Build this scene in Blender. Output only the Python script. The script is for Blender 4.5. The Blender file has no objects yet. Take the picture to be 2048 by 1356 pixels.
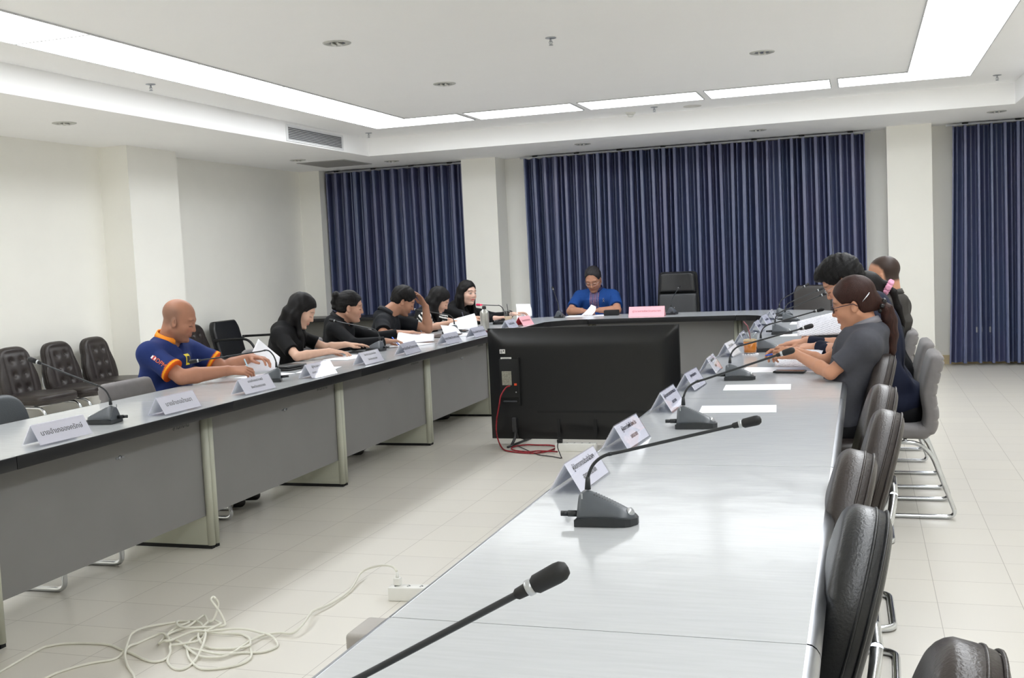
import bpy, bmesh, math, random
import numpy as np
from mathutils import Vector, Matrix
random.seed(7)
SC = bpy.context.scene
COL = SC.collection
PI = math.pi

# ------------------------------------------------------------------ camera, exposure, world
cam_d = bpy.data.cameras.new('camera')
cam_d.sensor_width = 36.0
cam_d.lens = 2143.78 / 2048 * 36.0
cam_d.clip_start = 0.05
cam = bpy.data.objects.new('camera', cam_d)
COL.objects.link(cam)
def cam_basis(p, y, r):
    cy, sy, cp, sp = math.cos(y), math.sin(y), math.cos(p), math.sin(p)
    f = Vector((sy * cp, cy * cp, -sp)); r0 = Vector((cy, -sy, 0)); d0 = f.cross(r0)
    cr, sr = math.cos(r), math.sin(r)
    return cr * r0 + sr * d0, -sr * r0 + cr * d0, f
_r, _d, _f = cam_basis(0.0755852666, -0.317671862, 0.0466427385)
M_ = Matrix((_r, -_d, -_f)).transposed().to_4x4()
M_.translation = Vector((0, 0, 1.4))
cam.matrix_world = M_
SC.camera = cam
SC.view_settings.view_transform = 'Standard'
SC.view_settings.look = 'None'
SC.view_settings.gamma = 1
SC.view_settings.exposure = 0.0
SC.view_settings.use_curve_mapping = False
w = bpy.data.worlds.new('world'); SC.world = w; w.use_nodes = True
w.node_tree.nodes['Background'].inputs[0].default_value = (0.8, 0.87, 1, 1)
w.node_tree.nodes['Background'].inputs[1].default_value = 0.3
PANEL_E = 8.8          # strength of the fluorescent ceiling panels
SC.cycles.max_bounces = 14
SC.cycles.diffuse_bounces = 10
SC.cycles.glossy_bounces = 4
SC.cycles.transmission_bounces = 8
SC.cycles.transparent_max_bounces = 12
SC.cycles.sample_clamp_indirect = 6
SC.cycles.caustics_reflective = False
SC.cycles.caustics_refractive = False
try:
    SC.cycles.use_denoising = True
    SC.cycles.denoiser = 'OPENIMAGEDENOISE'
except Exception:
    pass

# ------------------------------------------------------------------ materials
MATS = {}
def lin(c):
    return tuple(((x / 255) / 12.92 if x <= 10 else (((x / 255) + 0.055) / 1.055) ** 2.4) for x in c)
def mat(name, col, rough=0.5, metal=0.0, spec=0.5, noise=0.0, nscale=20.0, bump=0.0, bscale=60.0, coat=0.0,
        sheen=0.0, trans=0.0, alpha=1.0, ior=1.5, emis=None, estr=0.0, vcol=False, stretch=None, croughness=0.05):
    if name in MATS: return MATS[name]
    m = bpy.data.materials.new(name); m.use_nodes = True
    nt = m.node_tree; b = nt.nodes['Principled BSDF']
    c = lin(col)
    b.inputs['Base Color'].default_value = (*c, 1)
    b.inputs['Roughness'].default_value = rough
    b.inputs['Metallic'].default_value = metal
    b.inputs['Specular IOR Level'].default_value = spec
    b.inputs['Coat Weight'].default_value = coat
    b.inputs['Coat Roughness'].default_value = croughness
    b.inputs['Sheen Weight'].default_value = sheen
    b.inputs['Transmission Weight'].default_value = trans
    b.inputs['IOR'].default_value = ior
    b.inputs['Alpha'].default_value = alpha
    if emis:
        b.inputs['Emission Color'].default_value = (*lin(emis), 1)
        b.inputs['Emission Strength'].default_value = estr
    tc = nt.nodes.new('ShaderNodeTexCoord')
    src = tc.outputs['Object']
    if stretch:
        mp = nt.nodes.new('ShaderNodeMapping'); mp.inputs['Scale'].default_value = stretch
        nt.links.new(src, mp.inputs['Vector']); src = mp.outputs['Vector']
    if noise > 0 or vcol:
        base = None
        if vcol:
            at = nt.nodes.new('ShaderNodeVertexColor'); at.layer_name = 'Col'; base = at.outputs['Color']
        if noise > 0:
            n = nt.nodes.new('ShaderNodeTexNoise'); n.inputs['Scale'].default_value = nscale; n.inputs['Detail'].default_value = 4
            nt.links.new(src, n.inputs['Vector'])
            mr = nt.nodes.new('ShaderNodeMapRange')
            mr.inputs['From Min'].default_value = 0.3; mr.inputs['From Max'].default_value = 0.7
            mr.inputs['To Min'].default_value = 1 - noise; mr.inputs['To Max'].default_value = 1 + noise
            nt.links.new(n.outputs['Fac'], mr.inputs['Value'])
            mx = nt.nodes.new('ShaderNodeVectorMath'); mx.operation = 'SCALE'
            mx.inputs[0].default_value = c
            if base: nt.links.new(base, mx.inputs[0])
            nt.links.new(mr.outputs['Result'], mx.inputs['Scale'])
            base = mx.outputs['Vector']
        nt.links.new(base, b.inputs['Base Color'])
    if bump > 0:
        n2 = nt.nodes.new('ShaderNodeTexNoise'); n2.inputs['Scale'].default_value = bscale; n2.inputs['Detail'].default_value = 3
        nt.links.new(src, n2.inputs['Vector'])
        bp = nt.nodes.new('ShaderNodeBump'); bp.inputs['Strength'].default_value = bump; bp.inputs['Distance'].default_value = 0.01
        nt.links.new(n2.outputs['Fac'], bp.inputs['Height']); nt.links.new(bp.outputs['Normal'], b.inputs['Normal'])
        if coat > 0: nt.links.new(bp.outputs['Normal'], b.inputs['Coat Normal'])
    MATS[name] = m
    return m

mWall = mat('wall_paint', (246, 245, 239), 0.7, spec=0.2, noise=0.012, nscale=3, bump=0.03, bscale=200)
mCeil = mat('ceiling_paint', (252, 252, 252), 0.8, spec=0.1, noise=0.01, nscale=2)
mTopBlack = mat('table_edge_black', (22, 23, 26), 0.35, noise=0.1, nscale=15)
mLegMetal = mat('table_leg_enamel', (190, 192, 178), 0.4, spec=0.4, noise=0.03, nscale=6)
mPanelGrey = mat('modesty_panel_grey', (131, 130, 130), 0.5, spec=0.35, noise=0.03, nscale=4)
mChrome = mat('chrome', (215, 218, 222), 0.12, metal=1.0, noise=0.05, nscale=9)
mAlu = mat('aluminium_trim', (175, 178, 184), 0.28, metal=1.0, noise=0.08, nscale=10)
mBlack = mat('black_plastic', (24, 25, 27), 0.4, noise=0.1, nscale=30)
mBlackMatte = mat('black_matte', (14, 15, 16), 0.7, noise=0.1, nscale=30)
mTVBack = mat('tv_back_plastic', (17, 18, 20), 0.36, spec=0.5, noise=0.05, nscale=8)
mLeatherBrown = mat('brown_leather', (50, 44, 42), 0.32, spec=0.45, noise=0.1, nscale=10, bump=0.12, bscale=180)
mLeatherBlack = mat('black_leather', (33, 34, 36), 0.3, spec=0.5, noise=0.1, nscale=10, bump=0.1, bscale=180)
mLeatherSlate = mat('slate_leather', (64, 70, 76), 0.42, spec=0.4, noise=0.06, nscale=10, bump=0.1, bscale=180)
mFabricGrey = mat('grey_fabric', (124, 121, 122), 0.85, spec=0.2, sheen=0.2, noise=0.05, nscale=30, bump=0.15, bscale=400)
mMicGrey = mat('mic_base_grey', (84, 89, 95), 0.34, spec=0.5, noise=0.04, nscale=40)
mMicDark = mat('mic_dark', (40, 43, 46), 0.4, noise=0.05, nscale=40)
mMicSilver = mat('mic_button_silver', (190, 193, 196), 0.3, metal=0.6, noise=0.03, nscale=40)
mPaper = mat('paper_white', (246, 247, 253), 0.7, spec=0.2, noise=0.01, nscale=10)
mPaperPink = mat('paper_pink', (250, 186, 196), 0.7, spec=0.2, noise=0.01, nscale=10)
mPaperRed = mat('paper_red', (226, 86, 98), 0.7, spec=0.2, noise=0.01, nscale=10)
mInk = mat('ink', (52, 54, 62), 0.7, noise=0.02)
mInkPink = mat('ink_rose', (170, 96, 108), 0.7, noise=0.02)
mWhitePlastic = mat('white_plastic', (232, 232, 228), 0.4, noise=0.02, nscale=20)
mCableWhite = mat('white_cable', (226, 225, 214), 0.5, noise=0.03, nscale=30)
mCordRed = mat('red_braid', (140, 22, 34), 0.6, noise=0.5, nscale=60)

def clear_mat(name, tint=(255, 255, 255), rough=0.03, fac=0.85, gcol=(1, 1, 1)):
    """thin clear sheet: mostly see-through with a glossy coat"""
    if name in MATS: return MATS[name]
    m = bpy.data.materials.new(name); m.use_nodes = True; nt = m.node_tree
    for n in list(nt.nodes): nt.nodes.remove(n)
    out = nt.nodes.new('ShaderNodeOutputMaterial')
    tr = nt.nodes.new('ShaderNodeBsdfTransparent'); tr.inputs[0].default_value = (*lin(tint), 1)
    gl = nt.nodes.new('ShaderNodeBsdfGlossy'); gl.inputs['Roughness'].default_value = rough; gl.inputs[0].default_value = (*gcol, 1)
    lw = nt.nodes.new('ShaderNodeLayerWeight'); lw.inputs['Blend'].default_value = 0.5
    pw = nt.nodes.new('ShaderNodeMath'); pw.operation = 'POWER'; pw.inputs[1].default_value = 4.0
    nt.links.new(lw.outputs['Facing'], pw.inputs[0])
    fr = nt.nodes.new('ShaderNodeMath'); fr.operation = 'MULTIPLY_ADD'; fr.inputs[1].default_value = 0.6; fr.inputs[2].default_value = 0.03
    nt.links.new(pw.outputs[0], fr.inputs[0])
    mx = nt.nodes.new('ShaderNodeMixShader')
    ns = nt.nodes.new('ShaderNodeTexNoise'); ns.inputs['Scale'].default_value = 6
    ad = nt.nodes.new('ShaderNodeMath'); ad.operation = 'MULTIPLY_ADD'; ad.inputs[1].default_value = 0.03; 
    nt.links.new(ns.outputs['Fac'], ad.inputs[0]); nt.links.new(fr.outputs[0], ad.inputs[2])
    nt.links.new(ad.outputs[0], mx.inputs[0]); nt.links.new(tr.outputs[0], mx.inputs[1]); nt.links.new(gl.outputs[0], mx.inputs[2])
    nt.links.new(mx.outputs[0], out.inputs[0])
    MATS[name] = m
    return m
mAcrylic = clear_mat('clear_acrylic', (252, 252, 255))
mGlass = clear_mat('clear_cup', (240, 242, 242))

def table_mat(name, col):
    m = bpy.data.materials.new(name); m.use_nodes = True; nt = m.node_tree; b = nt.nodes['Principled BSDF']
    tc = nt.nodes.new('ShaderNodeTexCoord')
    mp = nt.nodes.new('ShaderNodeMapping'); mp.inputs['Scale'].default_value = (2.5, 26, 1)
    n = nt.nodes.new('ShaderNodeTexNoise'); n.inputs['Scale'].default_value = 3; n.inputs['Detail'].default_value = 6
    nt.links.new(tc.outputs['Object'], mp.inputs[0]); nt.links.new(mp.outputs[0], n.inputs['Vector'])
    cr = nt.nodes.new('ShaderNodeValToRGB')
    c = lin(col)
    cr.color_ramp.elements[0].position = 0.3; cr.color_ramp.elements[0].color = (c[0] * .96, c[1] * .96, c[2] * .96, 1)
    cr.color_ramp.elements[1].position = 0.7; cr.color_ramp.elements[1].color = (c[0] * 1.03, c[1] * 1.03, c[2] * 1.03, 1)
    nt.links.new(n.outputs['Fac'], cr.inputs[0]); nt.links.new(cr.outputs[0], b.inputs['Base Color'])
    b.inputs['Roughness'].default_value = 0.16
    b.inputs['Specular IOR Level'].default_value = 0.6
    n2 = nt.nodes.new('ShaderNodeTexNoise'); n2.inputs['Scale'].default_value = 7; n2.inputs['Detail'].default_value = 3
    nt.links.new(tc.outputs['Object'], n2.inputs['Vector'])
    bp = nt.nodes.new('ShaderNodeBump'); bp.inputs['Strength'].default_value = 0.22; bp.inputs['Distance'].default_value = 0.006
    nt.links.new(n2.outputs['Fac'], bp.inputs['Height']); nt.links.new(bp.outputs[0], b.inputs['Normal'])
    MATS[name] = m
    return m
mTable = table_mat('table_laminate', (192, 195, 198))

def floor_mat():
    m = bpy.data.materials.new('floor_tiles'); m.use_nodes = True; nt = m.node_tree; b = nt.nodes['Principled BSDF']
    tc = nt.nodes.new('ShaderNodeTexCoord')
    mp = nt.nodes.new('ShaderNodeMapping')
    mp.inputs['Location'].default_value = (0.05, -0.02, 0)
    br = nt.nodes.new('ShaderNodeTexBrick')
    br.offset = 0.0
    br.inputs['Scale'].default_value = 1.0
    br.inputs['Brick Width'].default_value = 0.30; br.inputs['Row Height'].default_value = 0.2875
    br.inputs['Mortar Size'].default_value = 0.0016; br.inputs['Mortar Smooth'].default_value = 0.4
    c1 = lin((219, 215, 206)); c2 = lin((216, 212, 204)); cm = lin((170, 164, 155))
    br.inputs['Color1'].default_value = (*c1, 1); br.inputs['Color2'].default_value = (*c2, 1); br.inputs['Mortar'].default_value = (*cm, 1)
    nt.links.new(tc.outputs['Object'], mp.inputs[0]); nt.links.new(mp.outputs[0], br.inputs['Vector'])
    n = nt.nodes.new('ShaderNodeTexNoise'); n.inputs['Scale'].default_value = 1.3; n.inputs['Detail'].default_value = 5
    nt.links.new(tc.outputs['Object'], n.inputs['Vector'])
    mr = nt.nodes.new('ShaderNodeMapRange'); mr.inputs['To Min'].default_value = 0.96; mr.inputs['To Max'].default_value = 1.04
    nt.links.new(n.outputs['Fac'], mr.inputs['Value'])
    vm = nt.nodes.new('ShaderNodeVectorMath'); vm.operation = 'SCALE'
    nt.links.new(br.outputs['Color'], vm.inputs[0]); nt.links.new(mr.outputs[0], vm.inputs['Scale'])
    nt.links.new(vm.outputs[0], b.inputs['Base Color'])
    b.inputs['Roughness'].default_value = 0.32; b.inputs['Specular IOR Level'].default_value = 0.35
    MATS['floor_tiles'] = m
    return m
mFloor = floor_mat()
def panel_mat():
    m = bpy.data.materials.new('light_diffuser'); m.use_nodes = True; nt = m.node_tree
    for n in list(nt.nodes): nt.nodes.remove(n)
    out = nt.nodes.new('ShaderNodeOutputMaterial'); e = nt.nodes.new('ShaderNodeEmission')
    e.inputs[0].default_value = (0.945, 0.975, 1, 1); e.inputs[1].default_value = PANEL_E
    nt.links.new(e.outputs[0], out.inputs[0]); MATS['light_diffuser'] = m; return m
mPanelLight = panel_mat()
def curtain_mat():
    m = bpy.data.materials.new('blue_satin_curtain'); m.use_nodes = True; nt = m.node_tree; b = nt.nodes['Principled BSDF']
    tc = nt.nodes.new('ShaderNodeTexCoord')
    mp = nt.nodes.new('ShaderNodeMapping'); mp.inputs['Scale'].default_value = (1.2, 1.2, 0.5)
    n = nt.nodes.new('ShaderNodeTexNoise'); n.inputs['Scale'].default_value = 2.0; n.inputs['Detail'].default_value = 2
    nt.links.new(tc.outputs['Object'], mp.inputs[0]); nt.links.new(mp.outputs[0], n.inputs['Vector'])
    cr = nt.nodes.new('ShaderNodeValToRGB')
    cr.color_ramp.elements[0].position = 0.35; cr.color_ramp.elements[0].color = (*lin((82, 95, 132)), 1)
    cr.color_ramp.elements[1].position = 0.65; cr.color_ramp.elements[1].color = (*lin((88, 91, 130)), 1)
    nt.links.new(n.outputs['Fac'], cr.inputs[0]); nt.links.new(cr.outputs[0], b.inputs['Base Color'])
    b.inputs['Roughness'].default_value = 0.42; b.inputs['Specular IOR Level'].default_value = 1.0
    b.inputs['Coat Weight'].default_value = 0.5; b.inputs['Coat Roughness'].default_value = 0.42
    MATS['curtain'] = m
    return m
mCurtain = curtain_mat()

# ------------------------------------------------------------------ object helpers
def tag(o, label=None, cat=None, group=None, kind=None):
    if label: o['label'] = label
    if cat: o['category'] = cat
    if group: o['group'] = group
    if kind: o['kind'] = kind
    return o
def thing(name, label, cat, loc=(0, 0, 0), rz=0.0, group=None):
    o = bpy.data.objects.new(name, None); o.empty_display_size = 0.1
    COL.objects.link(o); o.location = loc; o.rotation_euler = (0, 0, rz)
    return tag(o, label, cat, group)
def link_mesh(name, me, m, parent=None, smooth=False):
    o = bpy.data.objects.new(name, me); COL.objects.link(o)
    if m is not None:
        for mm in (m if isinstance(m, (list, tuple)) else [m]): me.materials.append(mm)
    if parent is not None: o.parent = parent
    if smooth:
        me.polygons.foreach_set('use_smooth', [True] * len(me.polygons))
    return o
class MB:
    """collects shapes and links them as one mesh object"""
    def __init__(s): s.v = []; s.f = []; s.mi = []; s.sm = []
    def add(s, vs, fs, M=None, mi=0, smooth=False):
        k = len(s.v)
        for v in vs:
            v = Vector(v)
            s.v.append(tuple(M @ v) if M is not None else tuple(v))
        for f in fs: s.f.append(tuple(i + k for i in f)); s.mi.append(mi); s.sm.append(smooth)
        return s
    def box(s, a, b, M=None, mi=0, bev=0.0):
        (x0, y0, z0), (x1, y1, z1) = a, b
        if bev <= 0:
            vs = [(x, y, z) for z in (z0, z1) for y in (y0, y1) for x in (x0, x1)]
            return s.add(vs, [(0, 2, 3, 1), (4, 5, 7, 6), (0, 1, 5, 4), (2, 6, 7, 3), (0, 4, 6, 2), (1, 3, 7, 5)], M, mi)
        bm = bmesh.new()
        bmesh.ops.create_cube(bm, size=1, matrix=Matrix.Translation(((x0 + x1) / 2, (y0 + y1) / 2, (z0 + z1) / 2)) @ Matrix.Diagonal((x1 - x0, y1 - y0, z1 - z0, 1)))
        bmesh.ops.bevel(bm, geom=bm.edges[:], offset=min(bev, abs(x1 - x0) * .49, abs(y1 - y0) * .49, abs(z1 - z0) * .49), segments=3, affect='EDGES', profile=0.5)
        bm.verts.index_update()
        vs = [v.co[:] for v in bm.verts]; fs = [tuple(v.index for v in f.verts) for f in bm.faces]
        bm.free()
        return s.add(vs, fs, M, mi, True)
    def tube(s, pts, r, n=10, closed=False, M=None, mi=0, caps=True):
        pts = [Vector(p) for p in pts]
        N = len(pts); rs = r if isinstance(r, (list, tuple)) else [r] * N
        vs = []; fs = []
        up = None
        for i in range(N):
            if closed: t = pts[(i + 1) % N] - pts[i - 1]
            else: t = pts[min(i + 1, N - 1)] - pts[max(i - 1, 0)]
            if t.length < 1e-9: t = Vector((0, 0, 1))
            t.normalize()
            if up is None:
                up = Vector((0, 0, 1)) if abs(t.z) < .9 else Vector((1, 0, 0))
            up = (up - t * up.dot(t))
            if up.length < 1e-6: up = t.orthogonal()
            up.normalize(); sd = t.cross(up)
            for k in range(n):
                a = 2 * PI * k / n
                vs.append(pts[i] + (up * math.cos(a) + sd * math.sin(a)) * rs[i])
        for i in range(N if closed else N - 1):
            j = (i + 1) % N
            for k in range(n):
                l = (k + 1) % n
                fs.append((i * n + k, j * n + k, j * n + l, i * n + l))
        s.add(vs, fs, M, mi, True)
        if caps and not closed:
            k0 = len(s.v) - len(vs)
            s.f.append(tuple(k0 + k for k in range(n))); s.mi.append(mi); s.sm.append(False)
            s.f.append(tuple(k0 + (N - 1) * n + n - 1 - k for k in range(n))); s.mi.append(mi); s.sm.append(False)
        return s
    def lathe(s, prof, n=24, M=None, mi=0):
        vs = []; fs = []
        for r, z in prof:
            for k in range(n):
                a = 2 * PI * k / n; vs.append((r * math.cos(a), r * math.sin(a), z))
        for i in range(len(prof) - 1):
            for k in range(n):
                l = (k + 1) % n
                fs.append((i * n + k, i * n + l, (i + 1) * n + l, (i + 1) * n + k))
        return s.add(vs, fs, M, mi, True)
    def disc(s, r, z, n=24, M=None, mi=0, flip=False):
        vs = [(r * math.cos(2 * PI * k / n), r * math.sin(2 * PI * k / n), z) for k in range(n)]
        f = tuple(range(n)); return s.add(vs, [f[::-1] if flip else f], M, mi)
    def prism(s, poly, z0, z1, M=None, mi=0, smooth=False):
        n = len(poly)
        vs = [(x, y, z0) for x, y in poly] + [(x, y, z1) for x, y in poly]
        fs = [tuple(range(n - 1, -1, -1)), tuple(range(n, 2 * n))]
        s.add(vs, fs, M, mi)
        k = len(s.v) - 2 * n
        for i in range(n):
            j = (i + 1) % n
            s.f.append((k + i, k + j, k + n + j, k + n + i)); s.mi.append(mi); s.sm.append(smooth)
        return s
    def loft(s, rings, M=None, mi=0, closed_ring=True, cap=True, smooth=True):
        n = len(rings[0]); vs = [p for r in rings for p in r]; fs = []
        for i in range(len(rings) - 1):
            for k in range(n if closed_ring else n - 1):
                l = (k + 1) % n
                fs.append((i * n + k, i * n + l, (i + 1) * n + l, (i + 1) * n + k))
        s.add(vs, fs, M, mi, smooth)
        if cap and closed_ring:
            k0 = len(s.v) - len(vs)
            s.f.append(tuple(k0 + k for k in range(n - 1, -1, -1))); s.mi.append(mi); s.sm.append(False)
            e = k0 + (len(rings) - 1) * n
            s.f.append(tuple(e + k for k in range(n))); s.mi.append(mi); s.sm.append(False)
        return s
    def sheet(s, fn, nu, nv, M=None, mi=0, thick=0.0, smooth=True):
        """grid surface fn(u,v) with optional thickness"""
        P = [[Vector(fn(i / nu, j / nv)) for j in range(nv + 1)] for i in range(nu + 1)]
        vs = [p for row in P for p in row]; w_ = nv + 1
        fs = [(i * w_ + j, (i + 1) * w_ + j, (i + 1) * w_ + j + 1, i * w_ + j + 1) for i in range(nu) for j in range(nv)]
        if thick > 0:
            nr = []
            for i in range(nu + 1):
                for j in range(nv + 1):
                    a = P[min(i + 1, nu)][j] - P[max(i - 1, 0)][j]; b = P[i][min(j + 1, nv)] - P[i][max(j - 1, 0)]
                    q = a.cross(b); q = q.normalized() if q.length > 1e-12 else Vector((0, 0, 1)); nr.append(q)
            K = len(vs); vs = vs + [vs[q] - nr[q] * thick for q in range(K)]
            fs = fs + [tuple(K + q for q in f[::-1]) for f in fs]
            bd = [i * w_ for i in range(nu + 1)] + [nu * w_ + j for j in range(1, nv + 1)] + [i * w_ + nv for i in range(nu - 1, -1, -1)] + [j for j in range(nv - 1, 0, -1)]
            for q in range(len(bd)):
                a, b = bd[q], bd[(q + 1) % len(bd)]
                fs.append((b, a, K + a, K + b))
        return s.add(vs, fs, M, mi, smooth)
    def build(s, name, m, parent=None):
        me = bpy.data.meshes.new(name); me.from_pydata(s.v, [], s.f)
        me.polygons.foreach_set('material_index', s.mi); me.polygons.foreach_set('use_smooth', s.sm)
        me.update()
        return link_mesh(name, me, m, parent)
def T(x=0, y=0, z=0): return Matrix.Translation((x, y, z))
def RX(a): return Matrix.Rotation(a, 4, 'X')
def RY(a): return Matrix.Rotation(a, 4, 'Y')
def RZ(a): return Matrix.Rotation(a, 4, 'Z')
def smooth_path(pts, k=6, closed=False):
    """Catmull-Rom resample"""
    P = [Vector(p) for p in pts]; out = []; n = len(P)
    rng = range(n) if closed else range(n - 1)
    for i in rng:
        p0 = P[i - 1] if (closed or i > 0) else P[0] * 2 - P[1]
        p1 = P[i]; p2 = P[(i + 1) % n]
        p3 = P[(i + 2) % n] if (closed or i + 2 < n) else P[-1] * 2 - P[-2]
        for q in range(k):
            t = q / k
            out.append(0.5 * ((2 * p1) + (-p0 + p2) * t + (2 * p0 - 5 * p1 + 4 * p2 - p3) * t * t + (-p0 + 3 * p1 - 3 * p2 + p3) * t ** 3))
    if not closed: out.append(P[-1])
    return out
def round_path(pts, r, k=5):
    """polyline with rounded corners"""
    P = [Vector(p) for p in pts]; out = [P[0]]
    for i in range(1, len(P) - 1):
        a = P[i - 1] - P[i]; b = P[i + 1] - P[i]
        q = min(r, a.length * .49, b.length * .49)
        A = P[i] + a.normalized() * q; B = P[i] + b.normalized() * q
        for j in range(k + 1):
            t = j / k
            out.append((1 - t) ** 2 * A + 2 * t * (1 - t) * P[i] + t * t * B)
    out.append(P[-1]); return out
def rrect(w_, h_, r, n=6):
    out = []
    for cx, cy, a0 in ((w_ / 2 - r, h_ / 2 - r, 0), (-w_ / 2 + r, h_ / 2 - r, PI / 2), (-w_ / 2 + r, -h_ / 2 + r, PI), (w_ / 2 - r, -h_ / 2 + r, 1.5 * PI)):
        for k in range(n + 1):
            a = a0 + PI / 2 * k / n; out.append((cx + r * math.cos(a), cy + r * math.sin(a)))
    return out
def resample(poly, n):
    P = [Vector((x, y)) for x, y in poly]; L = [0]
    for i in range(len(P)): L.append(L[-1] + (P[(i + 1) % len(P)] - P[i]).length)
    out = []; j = 0
    for k in range(n):
        t = L[-1] * k / n
        while L[j + 1] < t: j += 1
        q = (t - L[j]) / max(1e-9, L[j + 1] - L[j]); p = P[j].lerp(P[(j + 1) % len(P)], q); out.append((p.x, p.y))
    return out
def cushion(mb, outline, thick, edge=0.03, M=None, mi=0, front=None, back=None, n=72, rings=12, sides=5):
    """padded slab: outline in local XY, padding along Z; front/back give extra displacement (x, y) -> dz"""
    O = resample(outline, n)
    cx = sum(p[0] for p in O) / n; cy = sum(p[1] for p in O) / n
    R = max(math.hypot(p[0] - cx, p[1] - cy) for p in O)
    layers = []
    def ring(s_, z):
        return [(cx + (x - cx) * s_, cy + (y - cy) * s_, z) for x, y in O]
    h = thick / 2; e = edge / R
    for q in range(1, rings + 1):                       # front: centre outwards
        s_ = (1 - e) * q / rings
        layers.append([(x, y, z + (front(x, y) if front else 0)) for x, y, z in ring(s_, h)])
    for q in range(1, sides):
        a = PI / 2 * q / sides
        layers.append([(x, y, z + (front(x, y) if front else 0) * math.cos(a)) for x, y, z in ring(1 - e + e * math.sin(a), h * (0.35 + 0.65 * math.cos(a)))])
    layers.append(ring(1.0, 0.0))
    for q in range(sides - 1, 0, -1):
        a = PI / 2 * q / sides
        layers.append([(x, y, z + (back(x, y) if back else 0) * math.cos(a)) for x, y, z in ring(1 - e + e * math.sin(a), -h * (0.35 + 0.65 * math.cos(a)))])
    for q in range(rings, 0, -1):
        layers.append([(x, y, z + (back(x, y) if back else 0)) for x, y, z in ring((1 - e) * q / rings, -h)])
    mb.loft(layers, M, mi, cap=True)
    return O
def dup(root, loc=None, rz=None, label=None, group=None):
    r = root.copy(); COL.objects.link(r)
    if loc is not None: r.location = loc
    if rz is not None: r.rotation_euler = (0, 0, rz)
    if label: r['label'] = label
    if group: r['group'] = group
    for ch in list(root.children):
        c = ch.copy(); COL.objects.link(c); c.parent = r
        for g in list(ch.children):
            d = g.copy(); COL.objects.link(d); d.parent = c
    return r
def text_part(name, body, size, m, parent, M, extrude=0.0003, align='CENTER'):
    cu = bpy.data.curves.new(name, 'FONT'); cu.body = body; cu.size = size; cu.align_x = align; cu.align_y = 'CENTER'; cu.extrude = extrude
    ob = bpy.data.objects.new('tmp', cu); COL.objects.link(ob)
    dg = bpy.context.evaluated_depsgraph_get()
    me = bpy.data.meshes.new_from_object(ob.evaluated_get(dg)); bpy.data.objects.remove(ob)
    me.transform(M); me.materials.clear()
    return link_mesh(name, me, m, parent)
def struct(name, mb, m): return tag(mb.build(name, m), kind='structure')
# ------------------------------------------------------------------ room shell
XL, XR, YB, YF = -6.85, 2.95, -3.4, 12.75
ZS, ZC = 2.62, 2.82          # soffit and raised ceiling
TX0, TX1, TY0, TY1 = -5.28, 1.40, -2.0, 11.18    # tray
struct('floor', MB().box((XL - .2, YB - .2, -.1), (XR + .2, YF + .2, 0)), mFloor)
struct('wall_left', MB().box((XL - .2, YB - .2, 0), (XL, YF + .2, 3.0)), mWall)
struct('wall_right', MB().box((XR, YB - .2, 0), (XR + .2, YF + .2, 3.0)), mWall)
struct('wall_back', MB().box((XL, YB - .2, 0), (XR, YB, 3.0)), mWall)
struct('wall_far', MB().box((XL, YF, 0), (XR, YF + .2, 3.0)), mWall)
# ceiling: raised centre, fascia and lower soffit around it
cm = MB()
cm.box((TX0, TY0, ZC), (TX1, TY1, ZC + .15))
struct('ceiling', cm, mCeil)
sm_ = MB()
sm_.box((XL, YB, ZS), (TX0, YF, ZC + .15)); sm_.box((TX1, YB, ZS), (XR, YF, ZC + .15))
sm_.box((TX0, TY1, ZS), (TX1, YF, ZC + .15)); sm_.box((TX0, YB, ZS), (TX1, TY0, ZC + .15))
struct('trim_1', sm_, mCeil)
# columns
for i, (x0, x1, y0, y1) in enumerate(((XL, -6.53, 8.56, 9.33), (XL, -6.56, 12.38, YF), (-4.62, -4.18, 12.38, YF), (.28, .735, 12.38, YF), (XL, -6.53, 4.4, 5.17), (XL, -6.53, .2, 1.0))):
    struct('trim_%d' % (i + 2), MB().box((x0, y0, 0), (x1, y1, ZS)), mWall)
mBase = mat('baseboard_beige', (214, 197, 158), 0.5, noise=0.03, nscale=5)
bb = MB()
bb.box((-4.62 - .012, 12.368, 0), (-4.18 + .012, YF, .1)); bb.box((.28 - .012, 12.368, 0), (.735 + .012, YF, .1))
bb.box((-4.18, YF - .012, 0), (.28, YF, .1)); bb.box((.735, YF - .012, 0), (XR, YF, .1)); bb.box((XL, YF - .012, 0), (-4.62, YF, .1))
struct('baseboard_far', bb, mBase)
struct('baseboard_left', MB().box((XL, YB, 0), (XL + .012, YF, .1)), mBase)
struct('baseboard_right', MB().box((XR - .012, YB, 0), (XR, YF, .1)), mBase)
# windows hidden behind the curtains
def window(i, x0, x1):
    fr = MB(); z0, z1 = .35, 2.4; y = YF - .02
    for a, b in (((x0, y - .05, z0), (x0 + .06, y, z1)), ((x1 - .06, y - .05, z0), (x1, y, z1)), ((x0, y - .05, z0), (x1, y, z0 + .06)), ((x0, y - .05, z1 - .06), (x1, y, z1)), (((x0 + x1) / 2 - .03, y - .05, z0), ((x0 + x1) / 2 + .03, y, z1))):
        fr.box(a, b)
    o = struct('window_%d' % i, fr, mAlu)
    MB().box((x0 + .05, y - .03, z0 + .05), (x1 - .05, y - .02, z1 - .05)).build('pane', mGlass, o)
window(1, -6.3, -4.9); window(2, -3.5, -.3); window(3, 1.1, 2.6)

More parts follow.
